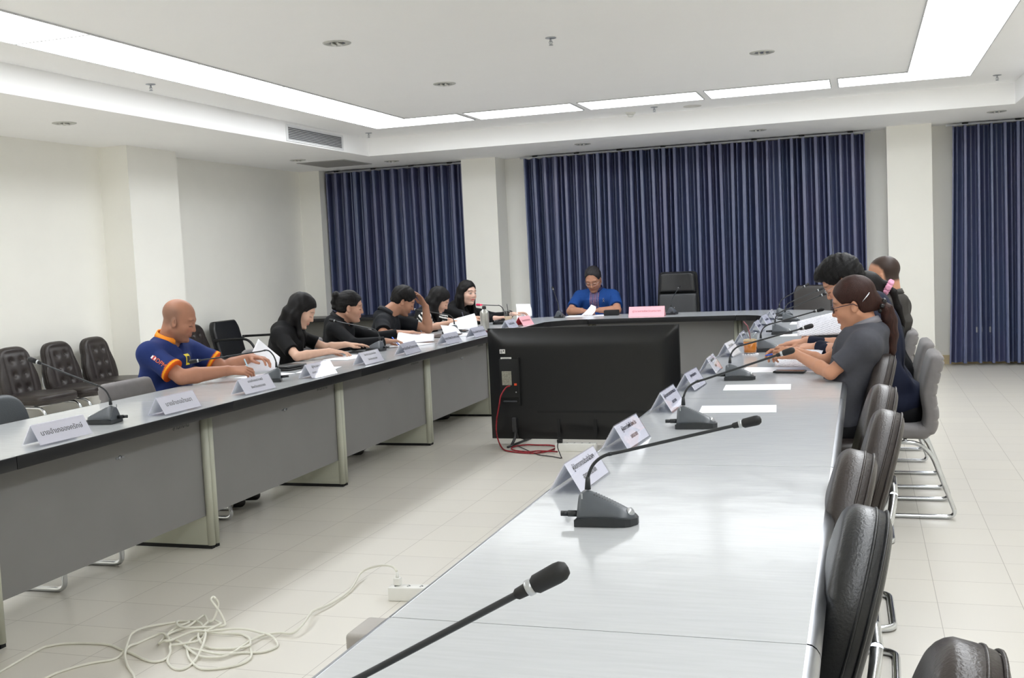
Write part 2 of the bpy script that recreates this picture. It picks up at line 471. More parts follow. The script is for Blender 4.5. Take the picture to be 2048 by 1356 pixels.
# fluorescent panels: a ring of recessed diffusers
mFrame = mat('panel_frame', (196, 197, 198), 0.5, noise=0.02)
def panel(x0, x1, y0, y1, label, gap=.008):
    o = thing('ceiling_light_panel', label, 'ceiling light', ((x0 + x1) / 2, (y0 + y1) / 2, ZC), 0, 'fluorescent panels set round the raised ceiling')
    a, b = (x1 - x0) / 2, (y1 - y0) / 2
    f = MB()
    for p, q in (((-a, -b), (a, -b + gap)), ((-a, b - gap), (a, b)), ((-a, -b + gap), (-a + gap, b - gap)), ((a - gap, -b + gap), (a, b - gap))):
        f.box((p[0], p[1], -.010), (q[0], q[1], -.0005))
    f.build('frame', mFrame, o)
    MB().box((-a + gap, -b + gap, -.007), (a - gap, b - gap, -.0008)).build('diffuser', mPanelLight, o)
LX0, LX1, RX0, RX1, FY0, FY1 = -4.80, -4.25, .40, .95, 9.86, 10.40
ys = [9.86, 8.70, 7.55, 6.42, 5.32, 4.20, 3.08, 1.96, .84, -.28, -1.4]
nm = ['farthest', 'second from the far end', 'third from the far end', 'fourth from the far end', 'fifth from the far end']
for i in range(len(ys) - 1):
    panel(LX0, LX1, ys[i + 1], ys[i], 'white glowing panel of the left ceiling strip, ' + (nm[i] if i < 5 else 'out of view near the back of the room'))
ys2 = [9.86, 8.62, 7.47, 6.35, 5.2, 4.1, 3.0, 1.9, .8, -.3, -1.4]
for i in range(len(ys2) - 1):
    panel(RX0, RX1, ys2[i + 1], ys2[i], 'white glowing panel of the right ceiling strip, ' + (nm[i] if i < 3 else 'out of view towards the back of the room'))
panel(LX0, LX1 + .55, FY0, FY1, 'glowing panel in the far left corner of the ceiling ring')
for x0, x1, t in ((-3.64, -2.56, 'left of centre'), (-2.50, -1.385, 'just right of centre'), (-1.325, -.23, 'right of centre')):
    panel(x0, x1, FY0 , FY1, 'glowing panel of the far ceiling strip, ' + t)
panel(-.17, RX1, FY0, FY1, 'glowing panel in the far right corner of the ceiling ring')

# downlights, sprinklers, detector, vents
mLampGlass = mat('downlight_reflector', (214, 214, 206), 0.2, metal=0.8, noise=0.15, nscale=60)
mRing = mat('downlight_ring', (196, 197, 192), 0.4, metal=0.3, noise=0.03)
def make_downlight():
    o = thing('downlight', '', 'ceiling light', (0, 0, 0), 0, 'recessed downlights')
    MB().lathe([(.055, 0.0), (.055, -.003), (.075, -.008), (.09, -.004), (.092, 0.0)], 32).build('trim_ring', mRing, o)
    r = MB(); r.lathe([(.057, -.001), (.045, -.003), (.03, -.0015), (.0, -.0015)], 32); r.build('reflector', mLampGlass, o)
    b = MB()
    for x in (-.02, .02): b.tube([(x, -.03, -.01), (x, .03, -.01)], .008, 8)
    b.build('lamp', mWhitePlastic, o)
    return o
dl = make_downlight()
spots = [((-3.16, 6.31, ZC), 'round downlight in the raised ceiling, left one nearest the camera'),
         ((-3.16, 8.18, ZC), 'round downlight in the raised ceiling, left one farther back'),
         ((-.665, 8.22, ZC), 'round downlight in the raised ceiling, on the right'),
         ((-5.94, 7.05, ZS), 'round downlight in the lower ceiling by the left wall'),
         ((-6.07, 10.97, ZS), 'round downlight in the lower ceiling left of the grey grille'),
         ((-5.32, 11.89, ZS), 'round downlight above the left curtain'),
         ((-2.915, 11.69, ZS), 'round downlight above the left part of the middle curtain'),
         ((-1.01, 11.69, ZS), 'round downlight above the right part of the middle curtain'),
         ((1.30, 11.73, ZS), 'round downlight above the right curtain')]
for i, (p, l) in enumerate(spots):
    if i == 0: dl.location = p; dl['label'] = l
    else: dup(dl, p, 0, l)
def make_sprinkler():
    o = thing('fire_sprinkler', '', 'sprinkler', (0, 0, 0), 0, 'fire sprinklers')
    MB().lathe([(.0, 0), (.036, 0), (.036, -.004), (.014, -.008), (.0, -.008)], 20).build('escutcheon', mAlu, o)
    b = MB(); b.tube([(0, 0, -.004), (0, 0, -.028)], .006, 8)
    b.tube([(.007, 0, -.02), (.012, 0, -.032), (.004, 0, -.046)], .002, 6); b.tube([(-.007, 0, -.02), (-.012, 0, -.032), (-.004, 0, -.046)], .002, 6)
    b.tube([(0, 0, -.028), (0, 0, -.046)], .0025, 6)
    b.build('body', mAlu, o)
    MB().lathe([(.0, -.046), (.014, -.046), (.014, -.049), (.0, -.049)], 16).build('deflector', mAlu, o)
    return o
sp = make_sprinkler()
for i, (p, l) in enumerate([((-1.90, 6.88, ZC), 'metal sprinkler hanging from the middle of the raised ceiling'),
                            ((-5.03, 6.93, ZC), 'metal sprinkler beside the left light strip'),
                            ((-5.05, 10.72, ZC), 'metal sprinkler in the far left corner of the raised ceiling'),
                            ((-1.92, 10.68, ZC), 'metal sprinkler beyond the far light strip, beside the smoke detector'),
                            ((1.18, 10.58, ZC), 'metal sprinkler in the far right corner of the raised ceiling')]):
    if i == 0: sp.location = p; sp['label'] = l
    else: dup(sp, p, 0, l)
o = thing('smoke_detector', 'white round smoke detector beyond the far light strip', 'smoke detector', (-2.21, 10.93, ZC))
MB().lathe([(.0, 0), (.05, 0), (.052, -.012), (.04, -.022), (.0, -.022)], 24).build('base', mWhitePlastic, o)
MB().lathe([(.0, -.022), (.03, -.022), (.034, -.03), (.022, -.044), (.0, -.046)], 24).build('sensor_head', mWhitePlastic, o)
o = tag(MB().lathe([(.0, -.001), (.085, -.001), (.09, -.004), (.09, 0)], 32).build('ceiling_cover_plate', mat('cover_plate', (214, 212, 206), .6, noise=.02)), 'flat round cover plate in the ceiling right of the smoke detector', 'cover plate')
o.location = (-1.57, 10.86, ZC)
mVent = mat('vent_slats', (226, 227, 228), .5, noise=.02); mVentDark = mat('vent_dark', (88, 88, 92), .8, noise=.05)
o = thing('air_vent', 'white slatted air vent in the left ceiling fascia', 'air vent', (TX0, 9.94, 2.715))
MB().box((0, -.57, -.065), (.003, .57, .06)).build('backing', mVentDark, o)
f = MB()
for a, b in (((0, -.60, -.082), (.012, .60, -.065)), ((0, -.60, .06), (.012, .60, .078)), ((0, -.60, -.065), (.012, -.57, .06)), ((0, .57, -.065), (.012, .60, .06))): f.box(a, b)
f.build('frame', mVent, o)
for k in range(8):
    z = -.058 + k * .0162
    MB().box((-.007, -.57, -.0012), (.007, .57, .0012), T(.008, 0, z) @ RY(.5)).build('slat', mVent, o)
o = thing('return_air_grille', 'flat grey air grille in the lower ceiling near the left curtain', 'air grille', (-5.95, 11.65, ZS))
MB().box((-.31, -.37, -.006), (.31, .37, -.0005)).build('frame', mat('grille_frame', (176, 176, 174), .6, noise=.02), o)
g = MB()
for k in range(22): g.box((-.28, -.34 + k * .0315, -.010), (.28, -.34 + k * .0315 + .016, -.006))
g.build('louvre', mat('grille_grey', (150, 149, 147), .6, noise=.02), o)

# ------------------------------------------------------------------ curtains
def curtain(name, x0, x1, z0, z1, label, seed, y=12.58, pitch=.132, flare=0):
    rnd = random.Random(seed)
    n = max(3, int(round((x1 - x0) / pitch))); per = 28
    root = thing(name, label, 'curtain', ((x0 + x1) / 2, y, z0), 0)
    jit = [[rnd.uniform(-1, 1) for _ in range(3)] for _ in range(n + 1)]
    nv = 14; cx = (x0 + x1) / 2
    def fn(u, v):
        t = u * n; k = int(min(n - 1, math.floor(t))); f_ = t - k
        c_ = abs(f_ - .5) * 2                # 1 on the ridge, 0 in the middle of the trough
        depth = .165 + .02 * jit[k][0]
        rw = .46 + .12 * jit[k][1]           # share of the pleat taken by the ridge
        q = min(1, max(0, (1 - c_ - rw * .5) / .20)); q = q * q * (3 - 2 * q)
        second = math.exp(-((f_ - .5 - .08 * jit[k][2]) / .14) ** 2) * (.40 + .22 * jit[k][1])
        yy = -.085 + depth * q * (1 - second)
        jk = jit[k][2] * (1 - f_) + jit[min(k + 1, n)][2] * f_
        xx = x0 + (x1 - x0) * u + .020 * jk * (1 - v) - cx - .012 * math.sin(2 * PI * f_) * q
        yy += .012 * math.sin(v * 3 + k * .7) * (1 - v)
        yy += .003 * math.cos(2 * PI * f_) - .06
        if flare: xx += flare * (max(0, 1 - u * 6) if flare < 0 else max(0, 1 - (1 - u) * 6)) * (1 - v) ** 1.5
        zz = (z1 - z0) * v
        return (xx, yy + .06, zz)
    m = MB(); m.sheet(fn, n * per, nv)
    m.build('fabric', mCurtain, root)
    r = MB(); r.box((x0 - cx - .06, -.03, z1 - z0 + .003), (x1 - cx + .06, .0, z1 - z0 + .022)); r.build('rail', mAlu, root)
    c = MB()
    for k in range(0, int((x1 - x0) / .52) + 1):
        c.box((x0 - cx + .1 + k * .52, -.04, z1 - z0 + .015), (x0 - cx + .16 + k * .52, .01, z1 - z0 + .03))
    c.build('rail_bracket', mBlackMatte, root)
    return root
curtain('curtain', -6.53, -4.66, .04, 2.585, 'dark blue pleated curtain on the left, behind the five people', 3, flare=.03)
curtain('curtain', -3.86, .06, .04, 2.585, 'wide dark blue pleated curtain in the middle, behind the head of the table', 5)
curtain('curtain', .95, 2.75, .03, 2.585, 'dark blue pleated curtain at the right edge of the picture', 9, flare=-.05)
# ------------------------------------------------------------------ conference tables
def leg_panel(mb, x0, x1, y, t=.024):
    """thick end panel with a rounded upright at its aisle end"""
    mb.box((min(x0, x1) , y - t / 2, .02), (max(x0, x1), y + t / 2, .70))
def straight_table(L, side, label, group, gap_lo=True, gap_hi=True):
    """local: aisle edge at x=0, depth away to -x*side..., runs along +y from 0 to L"""
    o = thing('conference_table', label, 'table', (0, 0, 0), 0, group)
    s = side          # +1: aisle is at +x (left row); -1: aisle is at -x (right row)
    xa, xb = 0, -s * .755
    lo, hi = min(xa, xb), max(xa, xb)
    tp = MB(); tp.box((lo + .008, .0015, .742), (hi - .008, L - .0015, .75)); tp.build('tabletop', mTable, o)
    MB().box((lo + .006, .002, .70), (hi - .006, L - .002, .7415), bev=.004).build('core_board', mTopBlack, o)
    MB().box((-.008, .0015, .699), (0, L - .0015, .7505), bev=.003).build('edge_band', mTopBlack, o) if s > 0 else MB().box((0, .0015, .715), (.008, L - .0015, .7508), bev=.003).build('edge_band', mAlu, o)
    e = MB()
    x2 = xb + s * .008
    prof = []
    for k in range(9):
        a = -PI / 2 + PI * k / 8
        prof.append((xb - (-s) * 0 + (-s) * 0, 0))
    # rounded user-side trim
    ring = [(xb + s * .008 - s * .022 * math.cos(-PI / 2 + PI * k / 8), .726 + .0245 * math.sin(-PI / 2 + PI * k / 8)) for k in range(9)]
    e.loft([[(x, .003, z) for x, z in ring], [(x, L - .003, z) for x, z in ring]], closed_ring=False, cap=False, smooth=True)
    e.build('user_edge_trim', mAlu if s < 0 else mTopBlack, o)
    # modesty panel
    xm = -s * .19
    MB().box((xm - .009, .035, .17), (xm + .009, L - .035, .699)).build('modesty_panel', mPanelGrey, o)
    k = MB()
    Mx = T(xm + s * .010, L * .55, .588) @ RY(s * PI / 2)
    k.lathe([(0, .0), (.010, .0), (.010, .003), (.0, .003)], 14, Mx); k.box((-.004, -.028, -.001), (.004, .028, .0015), Mx)
    k.build('lock', mAlu, o)
    if s > 0: text_part('stencil', 'สำนักงาน', .036, mInk, o, T(xm + .0093, L - .19, .655) @ RZ(PI / 2) @ RX(PI / 2))
    for y in (.02, L - .02):
        g = MB()
        x_in, x_out = xm + s * .022, -s * .66
        g.box((min(x_in, x_out), y - .011, .018), (max(x_in, x_out), y + .011, .699))
        g.tube([(x_in, y, .018), (x_in, y, .699)], .0195, 14)
        g.tube([(x_out, y, .018), (x_out, y, .699)], .0195, 14)
        g.build('leg', mLegMetal, o)
        MB().box((min(x_in, x_out) - .01, y - .014, 0), (max(x_in, x_out) + .01, y + .014, .018)).build('foot_rail', mBlackMatte, o)
    return o
LS = [1.72, 3.17, 4.62, 6.07, 7.52]
names = ['the nearest, mostly out of frame', 'nearest fully seen', 'second seen from the camera', 'third seen from the camera', 'the farthest straight one']
for i, y in enumerate(LS):
    if i == 0: tl = straight_table(1.45, 1, '', 'left row of grey conference tables'); o = tl; o.location = (-3.0, y, 0)
    else: o = dup(tl, (-3.0, y, 0), 0)
    o['label'] = 'grey table of the left row, ' + names[i]
RS = [.31, 1.76, 3.21, 4.66, 6.11, 7.56]
namesr = ['nearest, at the bottom edge of the picture', 'second from the camera', 'third from the camera', 'where the woman in grey sits', 'where the man in navy sits', 'sixth from the camera, by the far corner']
for i, y in enumerate(RS):
    if i == 0: tr = straight_table(1.45, -1, '', 'right row of grey conference tables'); o = tr; o.location = (-.845, y, 0)
    else: o = dup(tr, (-.845, y, 0), 0)
    o['label'] = 'glossy pale table of the right row, ' + namesr[i]
# cable box clipped to the inner edge at the seam of the near right tables
o = tag(MB().box((-.905, 1.70, .70), (-.845, 1.80, .735), bev=.008).build('table_edge_clip', mat('clip_grey', (172, 168, 164), .45, noise=.03)), 'grey plastic clip on the inner edge where the two nearest right tables meet', 'clip')
# far straight table
def far_table(x0, x1, y0=10.43, y1=11.19):
    o = thing('conference_table', 'grey straight table at the head, where the man in blue sits', 'table', (x0, y0, 0), 0)
    L = x1 - x0; D = y1 - y0
    MB().box((.0015, .008, .742), (L - .0015, D - .008, .75)).build('tabletop', mTable, o)
    MB().box((.002, .006, .70), (L - .002, D - .006, .7415)).build('core_board', mTopBlack, o)
    MB().box((.0015, 0, .699), (L - .0015, .008, .7505), bev=.003).build('edge_band', mTopBlack, o)
    MB().box((.0015, D - .008, .699), (L - .0015, D, .7505), bev=.003).build('user_edge_trim', mTopBlack, o)
    MB().box((.035, .181, .17), (L - .035, .199, .699)).build('modesty_panel', mPanelGrey, o)
    for x in (.02, L - .02):
        g = MB(); g.box((x - .011, .17, .018), (x + .011, .66, .699)); g.tube([(x, .17, .018), (x, .17, .699)], .0195, 14); g.tube([(x, .66, .018), (x, .66, .699)], .0195, 14)
        g.build('leg', mLegMetal, o)
        MB().box((x - .014, .16, 0), (x + .014, .67, .018)).build('foot_rail', mBlackMatte, o)
    return o
far_table(-2.62, -1.16)
def corner_table(poly, inner, label, panel_pts, legs):
    o = thing('corner_table', label, 'table', (0, 0, 0), 0, 'corner units of the conference table')
    MB().prism(poly, .742, .75).build('tabletop', mTable, o)
    cx = sum(p[0] for p in poly) / len(poly); cy = sum(p[1] for p in poly) / len(poly)
    pin = [(cx + (x - cx) * .992, cy + (y - cy) * .992) for x, y in poly]
    MB().prism(pin, .70, .7415).build('core_board', mTopBlack, o)
    e = MB()
    for i in range(len(inner) - 1):
        a = Vector((*inner[i], 0)); b = Vector((*inner[i + 1], 0)); d = (b - a).normalized(); nrm = Vector((d.y, -d.x, 0))
        e.add([a + Vector((0, 0, .699)), b + Vector((0, 0, .699)), b + Vector((0, 0, .7505)), a + Vector((0, 0, .7505)),
               a + nrm * .008 + Vector((0, 0, .699)), b + nrm * .008 + Vector((0, 0, .699)), b + nrm * .008 + Vector((0, 0, .7505)), a + nrm * .008 + Vector((0, 0, .7505))],
              [(0, 3, 2, 1), (4, 5, 6, 7), (0, 1, 5, 4), (3, 7, 6, 2), (0, 4, 7, 3), (1, 2, 6, 5)])
    e.build('edge_band', mTopBlack, o)
    p = MB()
    for i in range(len(panel_pts) - 1):
        a = Vector((*panel_pts[i], 0)); b = Vector((*panel_pts[i + 1], 0)); d = (b - a).normalized(); nr = Vector((-d.y, d.x, 0)) * .009
        vs = []
        for z in (.17, .699):
            vs += [a - nr + Vector((0, 0, z)), b - nr + Vector((0, 0, z)), b + nr + Vector((0, 0, z)), a + nr + Vector((0, 0, z))]
        p.add(vs, [(0, 3, 2, 1), (4, 5, 6, 7), (0, 1, 5, 4), (1, 2, 6, 5), (2, 3, 7, 6), (3, 0, 4, 7)])
    p.build('modesty_panel', mPanelGrey, o)
    for (ax, ay, bx, by) in legs:
        a = Vector((ax, ay, 0)); b = Vector((bx, by, 0)); d = (b - a).normalized(); nr = Vector((-d.y, d.x, 0)) * .011
        g = MB(); vs = []
        for z in (.018, .699): vs += [a - nr + Vector((0, 0, z)), b - nr + Vector((0, 0, z)), b + nr + Vector((0, 0, z)), a + nr + Vector((0, 0, z))]
        g.add(vs, [(0, 3, 2, 1), (4, 5, 6, 7), (0, 1, 5, 4), (1, 2, 6, 5), (2, 3, 7, 6), (3, 0, 4, 7)])
        g.tube([(ax, ay, 0), (ax, ay, .699)], .0195, 14); g.tube([(bx, by, 0), (bx, by, .699)], .0195, 14)
        g.build('leg', mLegMetal, o)
    return o
def arc(cx, cy, r, a0, a1, n=10): return [(cx + r * math.cos(math.radians(a0 + (a1 - a0) * k / n)), cy + r * math.sin(math.radians(a0 + (a1 - a0) * k / n))) for k in range(n + 1)]
lo_ = arc(-2.62, 10.05, 1.14, 90, 180, 12)
polyL = [(-3.0, 8.972), (-3.0, 10.13), (-2.95, 10.23), (-2.84, 10.36), (-2.72, 10.42), (-2.622, 10.432)] + [(x, min(y, 11.19)) for x, y in lo_] + [(-3.76, 8.972)]
corner_table(polyL, [(-3.0, 8.972), (-3.0, 10.13), (-2.95, 10.23), (-2.84, 10.36), (-2.72, 10.42), (-2.622, 10.432)],
             'curved corner table at the far left, with the pink name card', [(-3.19, 9.0), (-3.19, 10.3), (-2.98, 10.52), (-2.66, 10.62)], [(-3.19, 8.993, -3.66, 8.993), (-2.64, 10.61, -2.64, 11.09)])
ro_ = arc(-1.16, 10.10, 1.09, 90, 0, 12)
inR = [(-1.158, 10.432), (-1.05, 10.41), (-.95, 10.33), (-.88, 10.20), (-.845, 10.05), (-.845, 9.012)]
polyR = [(-.09, 9.012)] + [(min(x, -.09), y) for x, y in ro_[::-1]] + inR
corner_table(polyR, inR, 'curved corner table at the far right, in front of the empty brown chair',
             [(-1.12, 10.62), (-.80, 10.52), (-.66, 10.3), (-.66, 9.05)], [(-.66, 9.033, -.19, 9.033), (-1.14, 10.61, -1.14, 11.09)])

# side table along the far wall, left
o = thing('side_table', 'long dark side table standing before the left curtain', 'table', (-6.72, 11.55, 0))
MB().box((0, 0, .735), (2.0, .62, .775), bev=.004).build('tabletop', mTopBlack, o)
MB().box((.12, .10, .15), (1.88, .115, .735)).build('modesty_panel', mat('side_table_panel', (96, 95, 90), .6, noise=.04), o)
for x in (.08, 1.86):
    MB().box((x, .06, 0), (x + .05, .56, .735)).build('leg', mBlack, o)

# ------------------------------------------------------------------ television seen from behind
tv = thing('television', 'large flat television on the floor between the tables, seen from behind', 'television', (-1.968, 7.6, 0), math.radians(-1.2))
W2 = .722; z0, z1 = .043, .873
def tvfn(u, v):
    x = -W2 + 2 * W2 * u; z = z0 + (z1 - z0) * v
    e = min(min(u, 1 - u) * 2 * W2 / .16, min(v, 1 - v) * (z1 - z0) / .14, 1)
    d = .012 + .05 * (math.sin(e * PI / 2) ** 0.8)
    return (x, -d, z)
b = MB(); b.sheet(tvfn, 60, 40)
b.box((-W2, -.0121, z0), (W2, .012, z1)); b.build('rear_shell', mTVBack, tv)
MB().box((-W2 + .01, .012, z0 + .012), (W2 - .01, .014, z1 - .01)).build('screen', mat('screen_black', (8, 8, 9), .1, noise=.01), tv)
fr = MB()
for a, c in (((-W2 - .003, -.010, z0 - .003), (-W2, .016, z1 + .003)), ((W2, -.010, z0 - .003), (W2 + .003, .016, z1 + .003)), ((-W2, -.010, z1), (W2, .016, z1 + .003)), ((-W2, -.010, z0 - .003), (W2, .016, z0))): fr.box(a, c)
fr.build('bezel', mBlack, tv)
c = MB(); c.box((-.62, -.078, .36), (-.46, -.060, .65), bev=.006); c.box((-.475, -.085, .30), (-.463, -.060, .66)); c.build('connector_cover', mBlackMatte, tv)
MB().box((-.60, -.081, .455), (-.525, -.077, .56)).build('port_panel', mat('port_panel', (142, 140, 128), .5, noise=.25, nscale=90), tv)
MB().box((-.505, -.084, .452), (-.485, -.077, .468)).build('audio_socket', mat('orange_socket', (225, 80, 40), .4, noise=.02), tv)
MB().box((-.497, -.0845, .398), (-.489, -.078, .406)).build('antenna_socket', mMicSilver, tv)
s1 = MB().box((-.615, -.0645, .69), (-.572, -.0625, .722)).build('sticker', mWhitePlastic, tv); tag(s1, 'small white sticker with tiny print')
q = MB()
for k in range(3): q.box((-.61, -.0655, .695 + k * .008), (-.595, -.0646, .699 + k * .008))
q.box((-.588, -.0655, .705), (-.580, -.0646, .716)); q.build('print', mInk, s1)
s2 = MB().box((-.61, -.0648, .638), (-.525, -.0625, .662)).build('sticker', mWhitePlastic, tv)
q = MB()
for k in range(12): q.box((-.598 + k * .005, -.0656, .646), (-.5955 + k * .005, -.0649, .653))
q.build('print', mInk, s2)
MB().box((-.60, -.072, .325), (-.49, -.060, .337), bev=.003).build('grip_slot', mat('grip', (58, 60, 66), .3, noise=.02), tv)
v_ = MB()
for x in (-.18, .10, .38): v_.box((x - .012, -.068, .06), (x + .012, -.060, .20))
v_.box((-.34, -.066, .245), (.5, -.060, .262)); v_.build('mounting_rib', mBlackMatte, tv)
for x in (-.52, .52):
    s_ = MB(); s_.box((x - .016, -.085, .10), (x + .016, -.03, .21), bev=.004)
    s_.tube(round_path([(x, -.06, .15), (x, -.07, .06), (x - .015, -.12, .008)], .02), .011, 8)
    s_.tube(round_path([(x, -.06, .15), (x, -.03, .06), (x + .02, .14, .008)], .02), .009, 8)
    s_.tube([(x - .02, -.19, .008), (x + .03, .20, .008)], .009, 8)
    s_.build('stand_foot', mat('stand_metal', (70, 70, 72), .35, metal=.6, noise=.03), tv)
cord = MB()
pts = [(-2.50, 7.512, .452), (-2.53, 7.50, .441), (-2.56, 7.46, .385), (-2.575, 7.45, .311), (-2.60, 7.45, .198), (-2.60, 7.44, .10), (-2.55, 7.38, .02), (-2.46, 7.27, .008), (-2.271, 7.2, .008), (-2.178, 7.258, .008), (-2.141, 7.418, .008), (-2.2, 7.50, .010), (-2.32, 7.52, .008), (-2.40, 7.50, .012), (-2.47, 7.42, .010), (-2.424, 7.28, .014), (-2.3, 7.24, .010), (-2.22, 7.255, .014), (-2.08, 7.244, .012)]
cord.tube(smooth_path(pts, 8), .0055, 8)
tag(cord.build('video_cable', mCordRed), 'red braided cable running from the television down to a loop on the floor', 'cable')
k = MB(); k.tube(smooth_path([(-2.45, 7.47, .008), (-2.36, 7.34, .012), (-2.209, 7.17, .006), (-2.076, 7.096, .006), (-2.001, 7.047, .006), (-2.03, 7.14, .006), (-2.075, 7.23, .05), (-2.088, 7.322, .09)], 8), .0035, 8)
tag(k.build('mains_lead', mBlack), 'thin black power cord on the floor in front of the television', 'cable')

# power strips
def power_strip(loc, rz, L, label, plug):
    o = thing('power_strip', label, 'power strip', loc, rz, 'white power strips on the floor')
    MB().box((0, -.028, 0), (L, .028, .058), bev=.005).build('housing', mWhitePlastic, o)
    for i in range(int(L / .055)):
        x = .03 + i * .055; h = MB()
        for dy in (-.008, .008): h.box((x - .006, dy - .0015, .0575), (x + .002, dy + .0015, .0588))
        h.box((x - .006, -.0095, .0575), (x - .0052, .0095, .0583)); h.box((x + .001, -.003, .0575), (x + .007, .003, .0588))
        h.build('socket', mInk, o)
    return o
ps = power_strip((-1.905, 4.0, 0), math.radians(6), .30, 'white power strip on the floor by the nearest tables, with a white plug in it', 1)
pl_ = MB(); pl_.box((-1.885, 3.995, .0592), (-1.855, 4.022, .092), bev=.005); pl_.tube([(-1.87, 4.008, .09), (-1.872, 4.01, .112)], [.008, .005], 10)
ps2 = power_strip((-2.12, 7.34, 0), math.radians(2), .30, 'white power strip on the floor beside the television', 1)
p2 = tag(MB().box((-2.107, 7.325, .0592), (-2.068, 7.352, .085), bev=.004).build('power_plug', mBlack), 'black plug pushed into the power strip beside the television', 'plug')
cab = MB()
A = [(-2.96, 2.90, 0), (-2.991, 3.184, 0), (-2.977, 3.233, 0), (-2.939, 3.263, 0), (-2.867, 3.284, 0), (-2.759, 3.29, 0), (-2.669, 3.254, 0), (-2.598, 3.226, 0), (-2.504, 3.18, 0), (-2.452, 3.173, 0), (-2.437, 3.209, 0), (-2.471, 3.285, 0), (-2.543, 3.372, .01), (-2.603, 3.413, .01), (-2.637, 3.391, 0), (-2.648, 3.323, 0), (-2.641, 3.266, .01), (-2.627, 3.186, 0), (-2.64, 3.149, 0), (-2.689, 3.113, 0), (-2.734, 3.045, 0), (-2.753, 2.978, 0), (-2.727, 2.909, 0), (-2.5, 2.86, 0)]
B = [(-2.5, 2.86, 0), (-2.393, 2.95, 0), (-2.443, 3.035, 0), (-2.528, 3.112, 0), (-2.601, 3.191, .01), (-2.663, 3.291, .02), (-2.704, 3.371, .02), (-2.715, 3.461, .01), (-2.676, 3.54, 0), (-2.611, 3.584, 0), (-2.536, 3.558, .01), (-2.454, 3.479, .01), (-2.374, 3.36, .02), (-2.334, 3.27, .01), (-2.311, 3.194, 0), (-2.311, 3.129, 0), (-2.354, 3.134, 0), (-2.415, 3.187, 0), (-2.456, 3.26, 0), (-2.48, 3.297, .012), (-2.455, 3.316, .012), (-2.406, 3.376, .01), (-2.437, 3.467, .01), (-2.415, 3.517, .02), (-2.425, 3.539, .02), (-2.494, 3.59, .01), (-2.485, 3.52, .012), (-2.46, 3.447, .01), (-2.415, 3.382, .012), (-2.349, 3.337, 0), (-2.263, 3.339, 0), (-2.185, 3.354, .01), (-2.217, 3.419, .01), (-2.272, 3.475, 0), (-2.312, 3.49, 0), (-2.374, 3.456, .01), (-2.461, 3.44, .02), (-2.509, 3.393, .01), (-2.501, 3.322, .02), (-2.522, 3.318, .02), (-2.562, 3.339, 0), (-2.591, 3.423, 0), (-2.586, 3.485, .01), (-2.573, 3.548, .01), (-2.622, 3.55, .01), (-2.596, 3.499, .02), (-2.545, 3.462, .02), (-2.473, 3.475, .02), (-2.413, 3.533, .01)]
Ee = [(-2.421, 3.566, .01), (-2.449, 3.58, .045), (-2.484, 3.593, .075), (-2.5, 3.599, .09), (-2.503, 3.617, .095), (-2.486, 3.612, .088), (-2.484, 3.621, .06), (-2.476, 3.575, .02), (-2.497, 3.568, .01), (-2.559, 3.631, .01), (-2.557, 3.563, .008), (-2.555, 3.513, .006), (-2.577, 3.404, .005), (-2.481, 3.355, .005), (-2.359, 3.266, .005), (-2.294, 3.237, .005), (-2.233, 3.249, .005), (-2.213, 3.308, .005), (-2.212, 3.398, .008), (-2.197, 3.48, .006), (-2.149, 3.519, .005), (-2.094, 3.516, .008), (-2.081, 3.568, .02), (-2.112, 3.69, .02), (-2.136, 3.766, .01), (-2.118, 3.87, .005), (-2.12, 4.058, .005), (-2.158, 4.235, .02), (-2.107, 4.234, .05), (-1.99, 4.121, .1), (-1.90, 4.03, .125), (-1.872, 4.01, .112)]
for p in (A + B[1:] + Ee,):
    cab.tube(smooth_path([(x, y, z + .0052) for x, y, z in p], 6), .0048, 8)
F_ = [(-2.428, 3.322, 0), (-2.342, 3.282, .01), (-2.241, 3.261, .01), (-2.188, 3.312, 0), (-2.115, 3.333, 0), (-2.091, 3.379, 0), (-2.1, 3.42, 0), (-2.155, 3.468, .01), (-2.217, 3.493, .01), (-2.301, 3.492, .02), (-2.396, 3.452, .02), (-2.461, 3.44, .0), (-2.449, 3.361, 0), (-2.372, 3.249, 0), (-2.29, 3.172, 0), (-2.232, 3.145, 0), (-2.17, 3.17, 0), (-2.128, 3.217, 0), (-2.129, 3.283, 0), (-2.193, 3.381, 0)]
cab.tube(smooth_path([(x, y, z + .0052) for x, y, z in F_], 6), .0048, 8)
tag(cab.build('extension_cable', mCableWhite), 'tangled white cable lying on the floor between the two rows of tables', 'cable')
tag(pl_.build('power_plug', mWhitePlastic), 'white plug at the end of the tangled white cable', 'plug')
